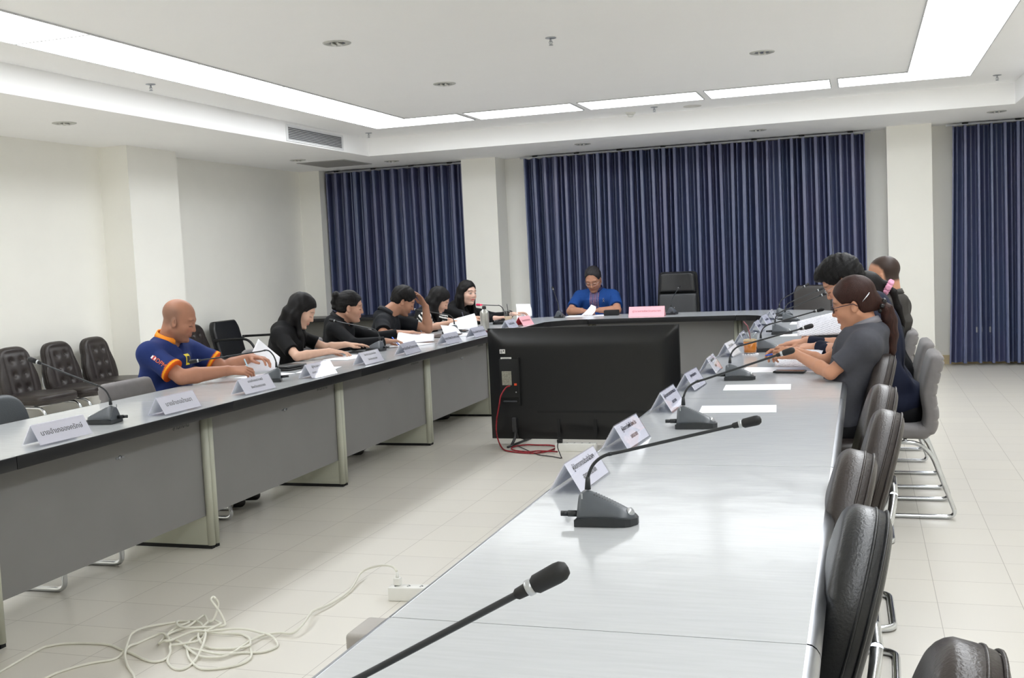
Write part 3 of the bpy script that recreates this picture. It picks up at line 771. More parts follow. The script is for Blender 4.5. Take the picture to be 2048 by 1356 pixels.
# ------------------------------------------------------------------ chairs  (local: seat centre at origin, front towards +x)
def back_outline(egg=False):
    w0, w1, h = .215, .155, .235         # half widths at bottom, top; half height
    pts = []
    if egg:
        for k in range(33):
            a = PI * k / 32; pts.append((w0 * math.cos(a), -.03 + .265 * math.sin(a)))
        return pts + [(-w0, -.12), (-w0 * .92, -.20), (-w0 * .75, -h), (w0 * .75, -h), (w0 * .92, -.20), (w0, -.12)]
    for k in range(25):                   # rounded top
        a = PI * k / 24
        pts.append((w1 * 1.12 * math.copysign(abs(math.cos(a)) ** .55, math.cos(a)), .10 + .135 * math.sin(a) ** .8))
    pts += [(-w0 * .98, -.02), (-w0, -.12), (-w0 * .92, -.20), (-w0 * .75, -h), (w0 * .75, -h), (w0 * .92, -.20), (w0, -.12), (w0 * .98, -.02)]
    return pts
def make_leather_chair(tufted, leather, name='leather_chair', top=.86, thick=.078, egg=False):
    o = thing(name, '', 'chair')
    seat = MB()
    out = [(x, y) for x, y in rrect(.44, .46, .10)]
    cushion(seat, out, .082, .04, T(.0, 0, .435), front=lambda x, y: .012 * (1 - (x / .24) ** 2) * (1 - (y / .25) ** 2), n=64, rings=6)
    seat.tube([(x * .995, y * .995, .435) for x, y in resample(out, 60)], .004, 6, closed=True)
    seat.build('seat', leather, o)
    btn = [(sx, y) for y in (.115, .0, -.115) for sx in (-.055, .055)]
    def fr(x, y):
        d = .010 * (1 - (x / .22) ** 2) * (1 - (y / .26) ** 2)
        if tufted:
            inside = max(abs(x) / .125, abs(y + .01) / .19)
            if inside > .85: d -= .005 * math.exp(-((inside - 1.0) / .10) ** 2)
            for bx, by in btn: d -= .017 * math.exp(-((x - bx) ** 2 + (y - by) ** 2) / .0006)
        return d
    tilt = math.radians(-16 if egg else -13)
    # local cushion XY -> chair: cushion x -> y, cushion y -> z, cushion z -> +x (towards the sitter)
    Mb = T(-.235, 0, top - .235) @ RY(tilt) @ Matrix(((0, 0, 1, 0), (1, 0, 0, 0), (0, 1, 0, 0), (0, 0, 0, 1)))
    back = MB(); ob_ = back_outline(egg)
    cushion(back, ob_, thick, .036, Mb, front=fr, n=96, rings=22 if tufted else 10)
    for dz in ((-.010, -.032) if egg else (.012, -.014)):
        back.tube([Mb @ Vector((x * .997, y * .997, dz)) for x, y in resample(ob_, 80)], .0035, 6, closed=True)
    back.build('backrest', leather, o)
    if tufted:
        for bx, by in btn:
            b = MB(); b.lathe([(.0, .004), (.005, .003), (.007, .0), (.0, -.002)], 10, Mb @ T(bx, by, thick / 2 + fr(bx, by) + .001)); b.build('button', leather, o)
    fp = []
    for s in (1, -1):
        side = [(-.30, s * .12, top - .25), (-.288, s * .17, top - .33), (-.215, s * .205, .42), (-.19, s * .205, .385), (.185, s * .205, .375), (.225, s * .205, .30), (.215, s * .205, .10), (.215, s * .205, .013), (-.30, s * .205, .013)]
        fp.append(side)
    path = fp[0] + fp[1][::-1]
    fm = MB(); fm.tube(round_path(path, .055, 6), .0125, 12)
    fm.tube([(-.30, .12, top - .25), (-.30, -.12, top - .25)], .0125, 8)
    fm.tube([(.10, -.2, .385), (.10, .2, .385)], .009, 8); fm.tube([(-.12, -.2, .385), (-.12, .2, .385)], .009, 8)
    fm.build('frame', mChrome, o)
    return o
def make_quilted_chair():
    o = thing('quilted_chair', '', 'chair')
    # one continuous S-shaped shell: seat + tall back, quilted squares in front
    prof = smooth_path([(.235, 0, .395), (.225, 0, .440), (.10, 0, .450), (-.10, 0, .435), (-.185, 0, .445), (-.205, 0, .52), (-.195, 0, .62), (-.215, 0, .72), (-.245, 0, .822)], 6)
    P = [Vector((p.x, p.y, p.z)) for p in prof]; n = len(P)
    L = [0]
    for i in range(1, n): L.append(L[-1] + (P[i] - P[i - 1]).length)
    Lt = L[-1]
    def at(s_):
        i = 0
        while i < n - 2 and L[i + 1] < s_: i += 1
        q = (s_ - L[i]) / (L[i + 1] - L[i]); p = P[i].lerp(P[i + 1], q); t = (P[i + 1] - P[i]).normalized()
        return p, Vector((t.z, 0, -t.x)) * 1.0, t
    def make(s0, s1, nm, quilt, th):
        m = MB(); ns, nw = (60, 40) if quilt else (30, 24)
        rings = []
        for i in range(ns + 1):
            u = i / ns; s_ = s0 + (s1 - s0) * u; p, nr, t = at(min(s_, Lt - 1e-5))
            endf = min(1, min(u, 1 - u) * (s1 - s0) / .03) ; endf = math.sqrt(max(0.0, 1 - (1 - endf) ** 2))
            wd = .215 - (.012 * max(0, (s_ - Lt + .10) / .10) if quilt else 0)
            wd -= .025 * (1 - endf)
            ring = []
            for k in range(nw * 2):
                a = 2 * PI * k / (nw * 2)
                ca, sa = math.cos(a), math.sin(a)
                y = wd * math.copysign(abs(ca) ** .22, ca); h = math.copysign(abs(sa) ** .6, sa)
                hh = th / 2 * h * (.15 + .85 * endf)
                if quilt and sa > 0:
                    gv = abs(((y / .072) + .5) % 1 - .5) * .072; gu = abs(((s_ - s0) / .062) % 1 - .5)
                    gu = (.5 - gu) * .062
                    hh -= .009 * endf * (math.exp(-(gu / .006) ** 2)) * min(1, sa * 3)
                    gy = min(abs(y - .0), abs(abs(y) - .105)) if False else min(abs(abs(y) - .07), 9)
                    hh -= .007 * endf * math.exp(-(gy / .006) ** 2) * min(1, sa * 3)
                q = p - nr * hh if nm == 'seat' else p - nr * hh
                ring.append((q.x, y, q.z))
            rings.append(ring)
        m.loft(rings, smooth=True)
        return m.build(nm, mFabricGrey, o)
    # front side of the shell is on the left of the direction of travel
    cut = Lt * .56
    make(0.0, cut, 'seat', False, .07)
    make(cut - .08, Lt, 'backrest', True, .075)
    fm = MB()
    for s in (1, -1):
        y = s * .195
        fm.tube(round_path([(.17, y, .395), (-.14, y, .385), (-.20, y, .33), (-.315, y, .013), (.27, y, .013), (.17, y, .37), (.17, y, .395)], .05, 6), .011, 10)
    for x in (.10, -.08): fm.tube([(x, -.195, .392), (x, .195, .392)], .009, 8)
    fm.build('sled_frame', mChrome, o)
    c = MB()
    for s in (1, -1): c.box((-.05, s * .195 - .014, .395), (-.01, s * .195 + .014, .41))
    c.build('seat_clamp', mWhitePlastic, o)
    return o
def face(deg): return math.radians(deg)
# brown tufted chairs along the left wall
wc = make_leather_chair(True, mLeatherBrown, 'leather_chair')
for i, (y, l) in enumerate(((7.10, 'brown leather chair with buttoned back against the left wall, leftmost of the three'),
                            (7.62, 'brown leather chair with buttoned back against the left wall, middle of the three'),
                            (8.11, 'brown leather chair with buttoned back by the wall column, rightmost of the three'),
                            (9.62, 'brown leather chair mostly hidden behind the bald man'))):
    if i == 0: c = wc; c.location = (-6.42, y, 0); c['label'] = l; c['group'] = 'brown chairs along the left wall'
    else: c = dup(wc, (-6.42, y, 0), face((-2, 1, 3, 0)[i]), l)
# dark chairs of the right row
bc = make_leather_chair(False, mLeatherBlack, 'leather_chair', top=.875, thick=.095, egg=True)
bc2 = make_leather_chair(False, mLeatherBrown, 'leather_chair', top=.875, thick=.095, egg=True)
RC = [(-.29, 2.22, 181, 'black leather chair on the right, large in front with a chrome back tube', 0),
      (-.31, 2.84, 180, 'dark brown leather chair, second in line along the right tables', 1),
      (-.22, 3.54, 179, 'dark brown leather chair, third in line along the right tables', 1),
      (-.22, 4.16, 181, 'dark brown leather chair, fourth in line along the right tables', 1),
      (-.165, 1.475, 178, 'dark leather chair cut off by the bottom edge, lower right corner', 1),
      (-.190, 5.34, 180, 'dark brown leather chair, fifth in line, under the woman in the grey tee shirt', 1)]
used = [False, False]
for x, y, a, l, k in RC:
    src = (bc, bc2)[k]
    if not used[k]: c = src; used[k] = True; c.location = (x, y, 0); c.rotation_euler = (0, 0, face(a)); c['label'] = l; c['group'] = 'leather chairs of the right row'
    else: c = dup(src, (x, y, 0), face(a), l)
# slate chair of the left row
sc = make_leather_chair(False, mLeatherSlate, 'leather_chair', top=.862)
sc.location = (-3.64, 4.03, 0); sc.rotation_euler = (0, 0, face(2)); sc['label'] = 'slate grey leather chair at the left edge, tucked behind the first name card'
# grey fabric chairs
qc = make_quilted_chair()
QC = [(.11, 5.85, 180, 'grey quilted fabric chair on chrome legs, nearest on the right, under the man in navy'),
      (.108, 6.53, 180, 'grey quilted fabric chair directly behind the nearest quilted one on the right'),
      (.06, 7.30, 180, 'light grey fabric chair under the man in dark grey, its top against the wall column'),
      (-3.66, 4.95, 0, 'empty grey fabric chair between the first name card and the bald man'),
      (-3.82, 5.52, 8, 'grey fabric chair the bald man in the blue polo sits on'),
      (-3.66, 6.33, 0, 'empty grey fabric chair between the bald man and the woman in black'),
      (-4.03, 6.95, 0, 'grey fabric chair the long haired woman in black short sleeves sits on'),
      (-4.03, 7.70, 0, 'grey fabric chair the woman with the black hair bun sits on'),
      (-4.00, 8.62, 0, 'grey fabric chair the man holding his forehead sits on'),
      (-4.05, 9.55, 0, 'grey fabric chair the woman in striped sleeves sits on'),
      (-4.0, 10.45, -20, 'grey fabric chair the woman speaking into the microphone sits on')]
for i, (x, y, a, l) in enumerate(QC):
    if i == 0: c = qc; c.location = (x, y, 0); c.rotation_euler = (0, 0, face(a)); c['label'] = l; c['group'] = 'grey fabric chairs'
    else: c = dup(qc, (x, y, 0), face(a), l)
# executive chair at the head
def make_exec():
    o = thing('executive_chair', 'tall black leather executive chair at the head of the table', 'chair', (-1.945, 11.62, 0), face(-90))
    s = MB(); cushion(s, rrect(.50, .50, .09), .11, .045, T(0, 0, .47), n=56, rings=5); s.build('seat', mLeatherBlack, o)
    Mb = T(-.25, 0, .80) @ RY(math.radians(-6)) @ Matrix(((0, 0, 1, 0), (1, 0, 0, 0), (0, 1, 0, 0), (0, 0, 0, 1)))
    b = MB()
    sh = [(-.245, -.34), (.245, -.34), (.235, .0), (.215, .34), (.19, .365), (-.19, .365), (-.215, .34), (-.235, .0)]
    cushion(b, sh, .05, .02, Mb @ T(0, 0, -.03), n=64, rings=4); b.build('back_shell', mBlackMatte, o)
    lo = MB(); cushion(lo, [(-.215, -.33), (.215, -.33), (.205, .12), (-.205, .12)], .07, .03, Mb @ T(0, 0, .012), n=56, rings=6, front=lambda x, y: .012 * (1 - (x / .22) ** 2)); lo.build('lower_back_pad', mat('black_leather_grey', (62, 64, 67), .38, noise=.05, nscale=12, bump=.1, bscale=180), o)  # lower pad has a lighter grey base colour than the headrest
    hi = MB(); cushion(hi, [(-.205, .13), (.205, .13), (.192, .335), (.17, .35), (-.17, .35), (-.192, .335)], .09, .04, Mb @ T(0, 0, .02), n=56, rings=6, front=lambda x, y: .014 * (1 - (x / .22) ** 2)); hi.build('headrest_pad', mLeatherBlack, o)
    for sgn in (1, -1):
        a = MB(); a.tube(round_path([(-.2, sgn * .27, .50), (-.2, sgn * .28, .68), (.18, sgn * .28, .69), (.2, sgn * .27, .50), (.0, sgn * .24, .44)], .06), .018, 10); a.build('armrest', mBlack, o)
    c = MB(); c.tube([(0, 0, .06), (0, 0, .43)], .028, 14); c.build('gas_column', mChrome, o)
    for k in range(5):
        an = 2 * PI * k / 5
        l = MB(); l.tube([(.02 * math.cos(an), .02 * math.sin(an), .10), (.30 * math.cos(an), .30 * math.sin(an), .065)], [.025, .016], 10); l.build('base_arm', mBlack, o)
        w_ = MB(); w_.tube([(.30 * math.cos(an) - .012 * math.sin(an), .30 * math.sin(an) + .012 * math.cos(an), .027), (.30 * math.cos(an) + .012 * math.sin(an), .30 * math.sin(an) - .012 * math.cos(an), .027)], .027, 14); w_.build('caster', mBlack, o)
make_exec()
def make_armchair(loc, rz, label, leather, top, half=.235):
    o = thing('armchair', label, 'chair', loc, rz)
    s = MB(); cushion(s, rrect(.48, .48, .06), .09, .035, T(0, 0, .425), n=56, rings=5); s.build('seat', leather, o)
    Mb = T(-.25, 0, top - .25) @ RY(math.radians(-14)) @ Matrix(((0, 0, 1, 0), (1, 0, 0, 0), (0, 1, 0, 0), (0, 0, 0, 1)))
    b = MB(); cushion(b, [(-half, -.25), (half, -.25), (half * .98, .17), (half * .82, .25), (-half * .82, .25), (-half * .98, .17)], .075, .03, Mb, n=64, rings=6, front=lambda x, y: .01 * (1 - (x / half) ** 2)); b.build('backrest', leather, o)
    f = MB()
    for sg in (1, -1):
        y = sg * (half + .03)
        f.tube(round_path([(-.24, y, .66), (.18, y, .67), (.27, y, .56), (.24, y, .014), (-.28, y, .014)], .07), .0135, 10)
    f.tube([(-.27, -(half + .03), .014), (-.27, half + .03, .014)], .0135, 10); f.tube([(.12, -(half + .03), .38), (.12, half + .03, .38)], .011, 8)
    f.tube([(-.2, -(half + .03), .66), (-.24, -half + .03, .64)], .011, 8); f.tube([(-.2, (half + .03), .66), (-.24, half - .03, .64)], .011, 8)
    f.build('frame', mBlack, o)
    return o
make_armchair((-6.42, 10.25, 0), 0, 'black leather armchair with curved metal arms by the left wall', mLeatherBlack, .86, .255)
make_armchair((-.50, 11.05 + .42, 0), face(-90), 'empty dark brown leather armchair behind the far right corner', mat('dark_brown_leather', (48, 44, 43), .35, noise=.08, nscale=10, bump=.1, bscale=180), .97, .20)

# ------------------------------------------------------------------ conference microphones
def make_mic(neck, lit=False):
    """local: x towards the speaker, y to the speaker's left, base 0.16 deep"""
    o = thing('microphone', '', 'microphone')
    b = MB()
    # body: wedge, high at the back, falling to a rounded nose
    secs = []
    for k in range(15):
        t = k / 14; x = -.055 + .155 * t
        h = .078 * (1 - t) ** .75 + .020 if t > .12 else .078 * (1 - .12) ** .75 + .020 - (.12 - t) * .10
        wd = .055 - .012 * t if t < .75 else (.055 - .009) * math.sqrt(max(.02, 1 - ((t - .75) / .25) ** 2))
        wt = wd * (.30 + .25 * t)
        ring = []
        for q in range(20):
            a = 2 * PI * q / 20; ca, sa = math.cos(a), math.sin(a)
            yy = math.copysign(abs(ca) ** .5, ca); zz = math.copysign(abs(sa) ** .5, sa)
            f = (zz + 1) / 2
            w_ = wd + (wt - wd) * f
            ring.append((x, yy * w_, .012 + (h - .012) * f))
        secs.append(ring)
    b.loft(secs); b.build('housing', mMicGrey, o)
    d = MB(); secs = []
    for k in range(13):
        t = k / 12; x = -.06 + .166 * t
        wd = .058 - .009 * t if t < .75 else .049 * math.sqrt(max(.03, 1 - ((t - .75) / .25) ** 2))
        secs.append([(x, wd * s1, z) for s1, z in ((-1, 0.0), (-1, .018 + .008 * math.sin(t * PI)), (1, .018 + .008 * math.sin(t * PI)), (1, 0.0))])
    d.loft(secs, smooth=False); d.build('base_skirt', mMicDark, o)
    bt = MB(); bt.lathe([(.0, .002), (.014, .0015), (.016, -.004)], 16, T(.088, 0, .034) @ RY(.95) @ Matrix.Diagonal((.8, 1.3, 1, 1))); bt.build('talk_button', mMicSilver, o)
    ld = MB(); ld.box((-.040, -.044, .074), (-.037, -.040, .088)); ld.build('indicator', mMicSilver, o)
    g = MB()
    for k in range(11):
        x = -.012 + k * .0075; t = (x + .055) / .155; h = .078 * (1 - t) ** .75 + .020
        t2 = t + .01; h2 = .078 * (1 - t2) ** .75 + .020
        g.box((0, -.014, -.0022), (.003, .014, -.0004), T(x, 0, h) @ RY(math.atan2(h - h2, .00155)))
    g.build('speaker_grille', mMicDark, o)
    p = MB(); p.tube([(-.055, -.02, .028), (-.085, -.022, .028)], .009, 10); p.tube([(-.085, -.022, .028), (-.105, -.024, .028)], .0075, 10)
    p.build('cable_plug', mMicDark, o)
    pts = smooth_path(neck, 8)
    n_ = MB(); n_.tube([p for p in pts if (p - Vector(pts[-1])).length > .055] + [Vector(pts[-1]) + (Vector(pts[-6]) - Vector(pts[-1])).normalized() * .05], .0046, 8); n_.tube([neck[0], Vector(neck[0]) + (Vector(pts[3]) - Vector(neck[0])).normalized() * .035], [.009, .0062], 10)
    mid = pts[len(pts) // 2 - 2: len(pts) // 2 + 1]; n_.tube(mid, .0056, 8)
    n_.build('gooseneck', mMicDark, o)
    e = Vector(pts[-1]); dr = (e - Vector(pts[-8])).normalized()
    q = dr.to_track_quat('Z', 'Y').to_matrix().to_4x4(); Mh = Matrix.Translation(e) @ q
    h = MB(); h.lathe([(.0045, -.062), (.0075, -.058), (.009, -.035), (.0125, -.03), (.0135, 0), (.0125, .008), (.008, .0145), (0, .0165)], 16, Mh)
    h.build('capsule', mat('mic_foam', (26, 27, 29), .6, noise=.1, nscale=200) if not lit else mat('mic_foam_pink', (214, 40, 92), .5, noise=.05), o)
    r = MB(); r.lathe([(.0095, -.044), (.0105, -.043), (.0105, -.036), (.0095, -.035)], 14, Mh)
    r.build('collar', mMicSilver if not lit else mat('mic_ring_red', (235, 40, 70), .3, emis=(255, 30, 60), estr=2.0), o)
    return o
def neck_to(tx, ty, tz, bow=.09, base=(-.032, 0, .092)):
    b = Vector(base); e = Vector((tx, ty, tz)); d = Vector((e.x - b.x, e.y - b.y, 0)); L = d.length; d.normalize()
    k = b + d * .052 + Vector((0, 0, bow))
    return [b, b + d * .003 + Vector((0, 0, bow * .38)), b + d * .020 + Vector((0, 0, bow * .75)), k, k.lerp(e, .12), k.lerp(e, .4), k.lerp(e, .7), e]
MICS = [  # x, y, rot, tip (local), lit, label
    (-.60, 1.06, -10, (.26, .10, .30), 0, 'nearest microphone, its stem rising from the bottom edge of the picture'),
    (-.615, 2.49, 0, (.375, .0, .25), 0, 'desk microphone on the right row, the large one fully in view'),
    (-.605, 3.90, 0, (.36, .0, .275), 0, 'desk microphone on the right row, second fully in view'),
    (-.60, 5.33, 0, (.36, 0, .255), 0, 'desk microphone on the right row, beside the blank paper and phone'),
    (-.575, 6.75, 0, (.34, 0, .25), 0, 'desk microphone on the right row, just behind the glass of orange tea'),
    (-.585, 8.05, 0, (.34, 0, .29), 0, 'desk microphone on the right row, in front of the raised paper'),
    (-.60, 9.35, 0, (.28, .02, .27), 0, 'farther desk microphone on the right row, near its end'),
    (-.70, 10.1, 20, (.24, .0, .28), 0, 'farthest desk microphone, at the right corner table'),
    (-3.21, 3.93, 188, (.345, .0, .295), 0, 'desk microphone on the left row, nearest the camera'),
    (-3.25, 5.42, 205, (.43, .10, .15), 0, 'desk microphone bent low over the arm of the bald man'),
    (-3.47, 7.30, 178, (.38, .0, .24), 0, 'desk microphone in front of the woman with the hair bun'),
    (-3.50, 8.93, 180, (.38, .0, .23), 0, 'desk microphone in front of the man holding his forehead'),
    (-3.40, 10.05, 190, (.24, .0, .20), 1, 'desk microphone with a glowing pink tip at the speaking woman'),
    (-3.02, 10.82, 90, (.20, .12, .31), 0, 'desk microphone left of the man in blue'),
    (-1.84, 10.84, 80, (.24, .0, .27), 0, 'desk microphone behind the pink name card at the head')]
for x, y, a, tip, lit, l in MICS:
    bow = .085 if tip[2] > .2 else .105
    m = make_mic(neck_to(tip[0] / .88, tip[1] / .88, tip[2] / .88, bow=bow / .9), bool(lit)); m.scale = (.88, .88, .88); m.location = (x, y, .751); m.rotation_euler = (0, 0, face(a)); m['label'] = l; m['group'] = 'conference microphones'

# ------------------------------------------------------------------ name cards in clear tents
def make_card(lines, label, loc, rz, L=.29, h=.085, b=.10, pap=None, ink=None, size=.026, acrylic=True, side2=None, grp='name cards'):
    """tent whose ridge runs along local y; lettering on the +x face"""
    o = thing('name_card', label, 'name card', loc, rz, grp)
    pap = pap or mPaper; ink = ink or mInk
    sl = math.hypot(b / 2, h); t = .0012
    def tent(s_, L_, th, zoff=0.0, h0=0.0):
        vs = []
        P = [(-b / 2 * s_, h0), (0, h * s_ + zoff), (b / 2 * s_, h0)]
        Q = [(-b / 2 * s_ + th * 1.3, h0), (0, h * s_ + zoff - th * 1.5), (b / 2 * s_ - th * 1.3, h0)]
        for y in (-L_ / 2, L_ / 2):
            for x, z in P + Q: vs.append((x, y, z))
        fs = [(0, 1, 7, 6), (1, 2, 8, 7), (3, 9, 10, 4), (4, 10, 11, 5), (0, 6, 9, 3), (2, 5, 11, 8), (0, 3, 4, 1), (1, 4, 5, 2), (6, 7, 10, 9), (7, 8, 11, 10)]
        return vs, fs
    if acrylic:
        m = MB(); m.add(*tent(1.0, L, .0012)); m.build('clear_stand', mAcrylic, o)
        dz = .0045; z0_ = .005
    else: dz = 0.0; z0_ = 0.0
    hh = h - dz; bb_ = (b / 2) * (hh - z0_) / h; th_ = .0006; Lp = L * (.975 if acrylic else 1)
    vs = []
    for y in (-Lp / 2, Lp / 2):
        for x, z in ((-bb_, z0_), (0, hh), (bb_, z0_), (-bb_ + th_, z0_), (0, hh - th_ * 1.5), (bb_ - th_, z0_)): vs.append((x, y, z))
    fs = [(0, 1, 7, 6), (1, 2, 8, 7), (3, 9, 10, 4), (4, 10, 11, 5), (0, 6, 9, 3), (2, 5, 11, 8), (0, 3, 4, 1), (1, 4, 5, 2), (6, 7, 10, 9), (7, 8, 11, 10)]
    m = MB(); m.add(vs, fs)
    if side2: 
        m.mi = [0] * len(m.f); m.mi[2] = 1; m.mi[3] = 1
    m.build('paper', [pap, side2] if side2 else pap, o)
    ang = math.atan2(h, b / 2)
    off = .0015 + (.0035 if acrylic else .0)
    for i, s_ in enumerate(lines):
        v = .56 - (i - (len(lines) - 1) / 2) * .36 - (.0 if len(lines) > 1 else .02)
        # point on +x face at height fraction v
        px_, pz_ = b / 2 * (1 - v), h * v
        nrm = Vector((h, 0, b / 2)).normalized()
        Mx = Matrix.Translation(Vector((px_, 0, pz_)) + nrm * (.0006 - dz * (b / 2) / sl)) @ Matrix(((0, -b / 2 / sl, nrm.x, 0), (1, 0, 0, 0), (0, h / sl, nrm.z, 0), (0, 0, 0, 1)))
        text_part('lettering', s_, size * (1 if len(lines) < 2 else .82), ink, o, Mx)
    return o
R1_ = [(['ผู้จัดการการประปาส่วนฯ', 'สาขานครนายก'], 2.92, 'white name card on the right row, nearest the camera, behind the large microphone'),
       (['ผู้จัดการไฟฟ้าจังหวัด', 'นครนายก'], 3.55, 'white name card on the right row, second from the camera'),
       (['ผู้อำนวยการแขวงทางหลวง', 'นครนายก'], 4.37, 'white name card on the right row, in front of the television edge'),
       (['ผู้แทนหน่วยงาน', 'จังหวัด'], 5.02, 'bluish white name card on the right row, fourth from the camera'),
       (['ผู้แทนหน่วยงาน', 'จังหวัด'], 5.70, 'white name card on the right row, beside the third microphone'),
       (['ผู้แทนหน่วยงาน', 'จังหวัด'], 6.55, 'white name card on the right row, left of the glass of orange tea'),
       (['ผู้แทนหน่วยงาน', 'จังหวัด'], 7.30, 'white name card on the right row, half behind the glass of tea'),
       (['ผู้แทนหน่วยงาน'], 8.35, 'small white name card far down the right row, first past the glass'),
       (['ผู้แทนหน่วยงาน'], 9.05, 'small white name card far down the right row, before the corner'),
       (['ผู้แทนหน่วยงาน'], 9.75, 'small white name card at the far right corner table')]
for i, (ln, y, l) in enumerate(R1_):
    make_card(ln, l, (-.775, y, .7515), face(random.uniform(-4, 3) if i > 1 else (-3, -4)[i]), L=.28)
L1_ = [(['นายอำเภอองครักษ์'], 3.50, 'white name card nearest the camera on the left row'),
       (['นายอำเภอบ้านนา'], 4.28, 'white name card on the left row, second from the camera'),
       (['นายอำเภอปากพลี', 'จังหวัดนครนายก'], 4.97, 'white name card with glare in front of the bald man'),
       (['ผู้อำนวยการสำนักงาน', 'สาธารณสุขจังหวัดนครนายก'], 5.68, 'white name card between the bald man and the woman in black'),
       (['โยธาธิการและผังเมือง', 'จังหวัดนครนายก'], 6.38, 'white name card in front of the long haired woman in black'),
       (['พาณิชย์จังหวัดนครนายก'], 7.02, 'white name card in front of the woman with the hair bun'),
       (['เกษตรจังหวัดนครนายก'], 7.84, 'white name card in front of the man holding his forehead'),
       (['ประมงจังหวัดนครนายก'], 8.47, 'white name card before the steel bottle, on the left row'),
       (['ท้องถิ่นจังหวัด'], 9.36, 'white name card at the left corner, beside the steel bottle')]
for i, (ln, y, l) in enumerate(L1_):
    make_card(ln, l, (-3.095, y, .7515), face(random.uniform(-3, 3)), L=.29, size=.030 if len(ln) == 1 else .024)
make_card(['หัวหน้าสำนักงาน'], 'small pink name card on the far left corner table', (-3.09, 9.79, .7515), face(-8), L=.24, h=.085, pap=mPaperPink, ink=mInkPink, acrylic=False, side2=mPaperRed, size=.028)
make_card(['ผู้ว่าราชการจังหวัดนครนายก'], 'large pink name card standing at the head of the table', (-2.055, 10.62, .7515), face(-90), L=.36, h=.10, b=.10, pap=mPaperPink, ink=mInkPink, acrylic=False, size=.026)
def front_print(loc, rz, s_):
    return text_part('stencil', s_, .035, mInk, None, Matrix.Identity(4))

# ------------------------------------------------------------------ papers and small things on the tables
def flat_paper(label, c, w_, d, rz, n=1, z=.7512, pap=None):
    b = MB(); b.box((-w_ / 2, -d / 2, 0), (w_ / 2, d / 2, .0006 * n + .0004))
    o = b.build('paper_sheet', pap or mPaper); o.location = (c[0], c[1], z); o.rotation_euler = (0, 0, rz)
    return tag(o, label, 'paper')
flat_paper('blank white paper on the right table, nearest the camera', (-.485, 4.34, 0), .30, .20, face(4))
flat_paper('blank white paper on the right table, beside the third microphone', (-.47, 5.02, 0), .30, .20, face(3))
flat_paper('white paper under the phone of the woman in grey', (-.42, 5.72, 0), .38, .24, face(-4), 2)
flat_paper('loose white paper in front of the man in navy', (-.40, 6.75, 0), .28, .20, face(6))
flat_paper('white paper on the right table before the far microphones', (-.42, 7.95, 0), .30, .21, face(2))
flat_paper('long white paper far down the right table', (-.36, 9.15, 0), .42, .28, face(0), 2)
flat_paper('white paper under the hands of the bald man', (-3.48, 5.72, 0), .30, .21, face(70), 3)
flat_paper('thin white papers between the two left name cards and the woman in black', (-3.27, 6.02, 0), .21, .30, face(12), 2)
flat_paper('white papers under the hands of the long haired woman', (-3.45, 6.80, 0), .21, .34, face(-8), 4)
flat_paper('white papers under the hand of the woman with the bun', (-3.38, 7.75, 0), .21, .30, face(-14), 5)
flat_paper('white papers before the woman in striped sleeves', (-3.30, 8.72, 0), .21, .30, face(4), 3)
flat_paper('white papers beside the steel bottle', (-3.40, 9.25, 0), .21, .30, face(0), 2)
flat_paper('papers lying in front of the man in blue', (-2.78, 11.0, 0), .42, .26, face(2), 3)
# raised / bent sheets
def bent_sheet(label, fn, nu=14, nv=10, lines=False, name='raised_paper'):
    m = MB(); m.sheet(fn, nu, nv, thick=.0005)
    return tag(m.build(name, mPrinted if lines else mPaper), label, 'paper')
def printed_mat():
    m = bpy.data.materials.new('printed_paper'); m.use_nodes = True; nt = m.node_tree; b = nt.nodes['Principled BSDF']
    tc = nt.nodes.new('ShaderNodeTexCoord'); mp = nt.nodes.new('ShaderNodeMapping'); mp.inputs['Scale'].default_value = (1, 1, 1)
    wv = nt.nodes.new('ShaderNodeTexWave'); wv.inputs['Scale'].default_value = 28; wv.bands_direction = 'DIAGONAL'
    ns = nt.nodes.new('ShaderNodeTexNoise'); ns.inputs['Scale'].default_value = 160
    nt.links.new(tc.outputs['Object'], mp.inputs[0]); nt.links.new(mp.outputs[0], wv.inputs['Vector']); nt.links.new(mp.outputs[0], ns.inputs['Vector'])
    mu = nt.nodes.new('ShaderNodeMath'); mu.operation = 'MULTIPLY'; nt.links.new(wv.outputs['Fac'], mu.inputs[0]); nt.links.new(ns.outputs['Fac'], mu.inputs[1])
    cr = nt.nodes.new('ShaderNodeValToRGB'); cr.color_ramp.elements[0].position = .3; cr.color_ramp.elements[0].color = (*lin((236, 237, 246)), 1)
    cr.color_ramp.elements[1].position = .6; cr.color_ramp.elements[1].color = (*lin((168, 170, 184)), 1)
    nt.links.new(mu.outputs[0], cr.inputs[0]); nt.links.new(cr.outputs[0], b.inputs['Base Color']); b.inputs['Roughness'].default_value = .7
    MATS['printed'] = m; return m
mPrinted = printed_mat()
def quad_fn(A, B, C, D, bulge):
    """A,B bottom edge; D,C top edge; bulge vector adds a curve"""
    A, B, C, D, G = map(Vector, (A, B, C, D, bulge))
    return lambda u, v: (A.lerp(B, u)).lerp(D.lerp(C, u), v) + G * math.sin(PI * v) * (.6 + .4 * u)
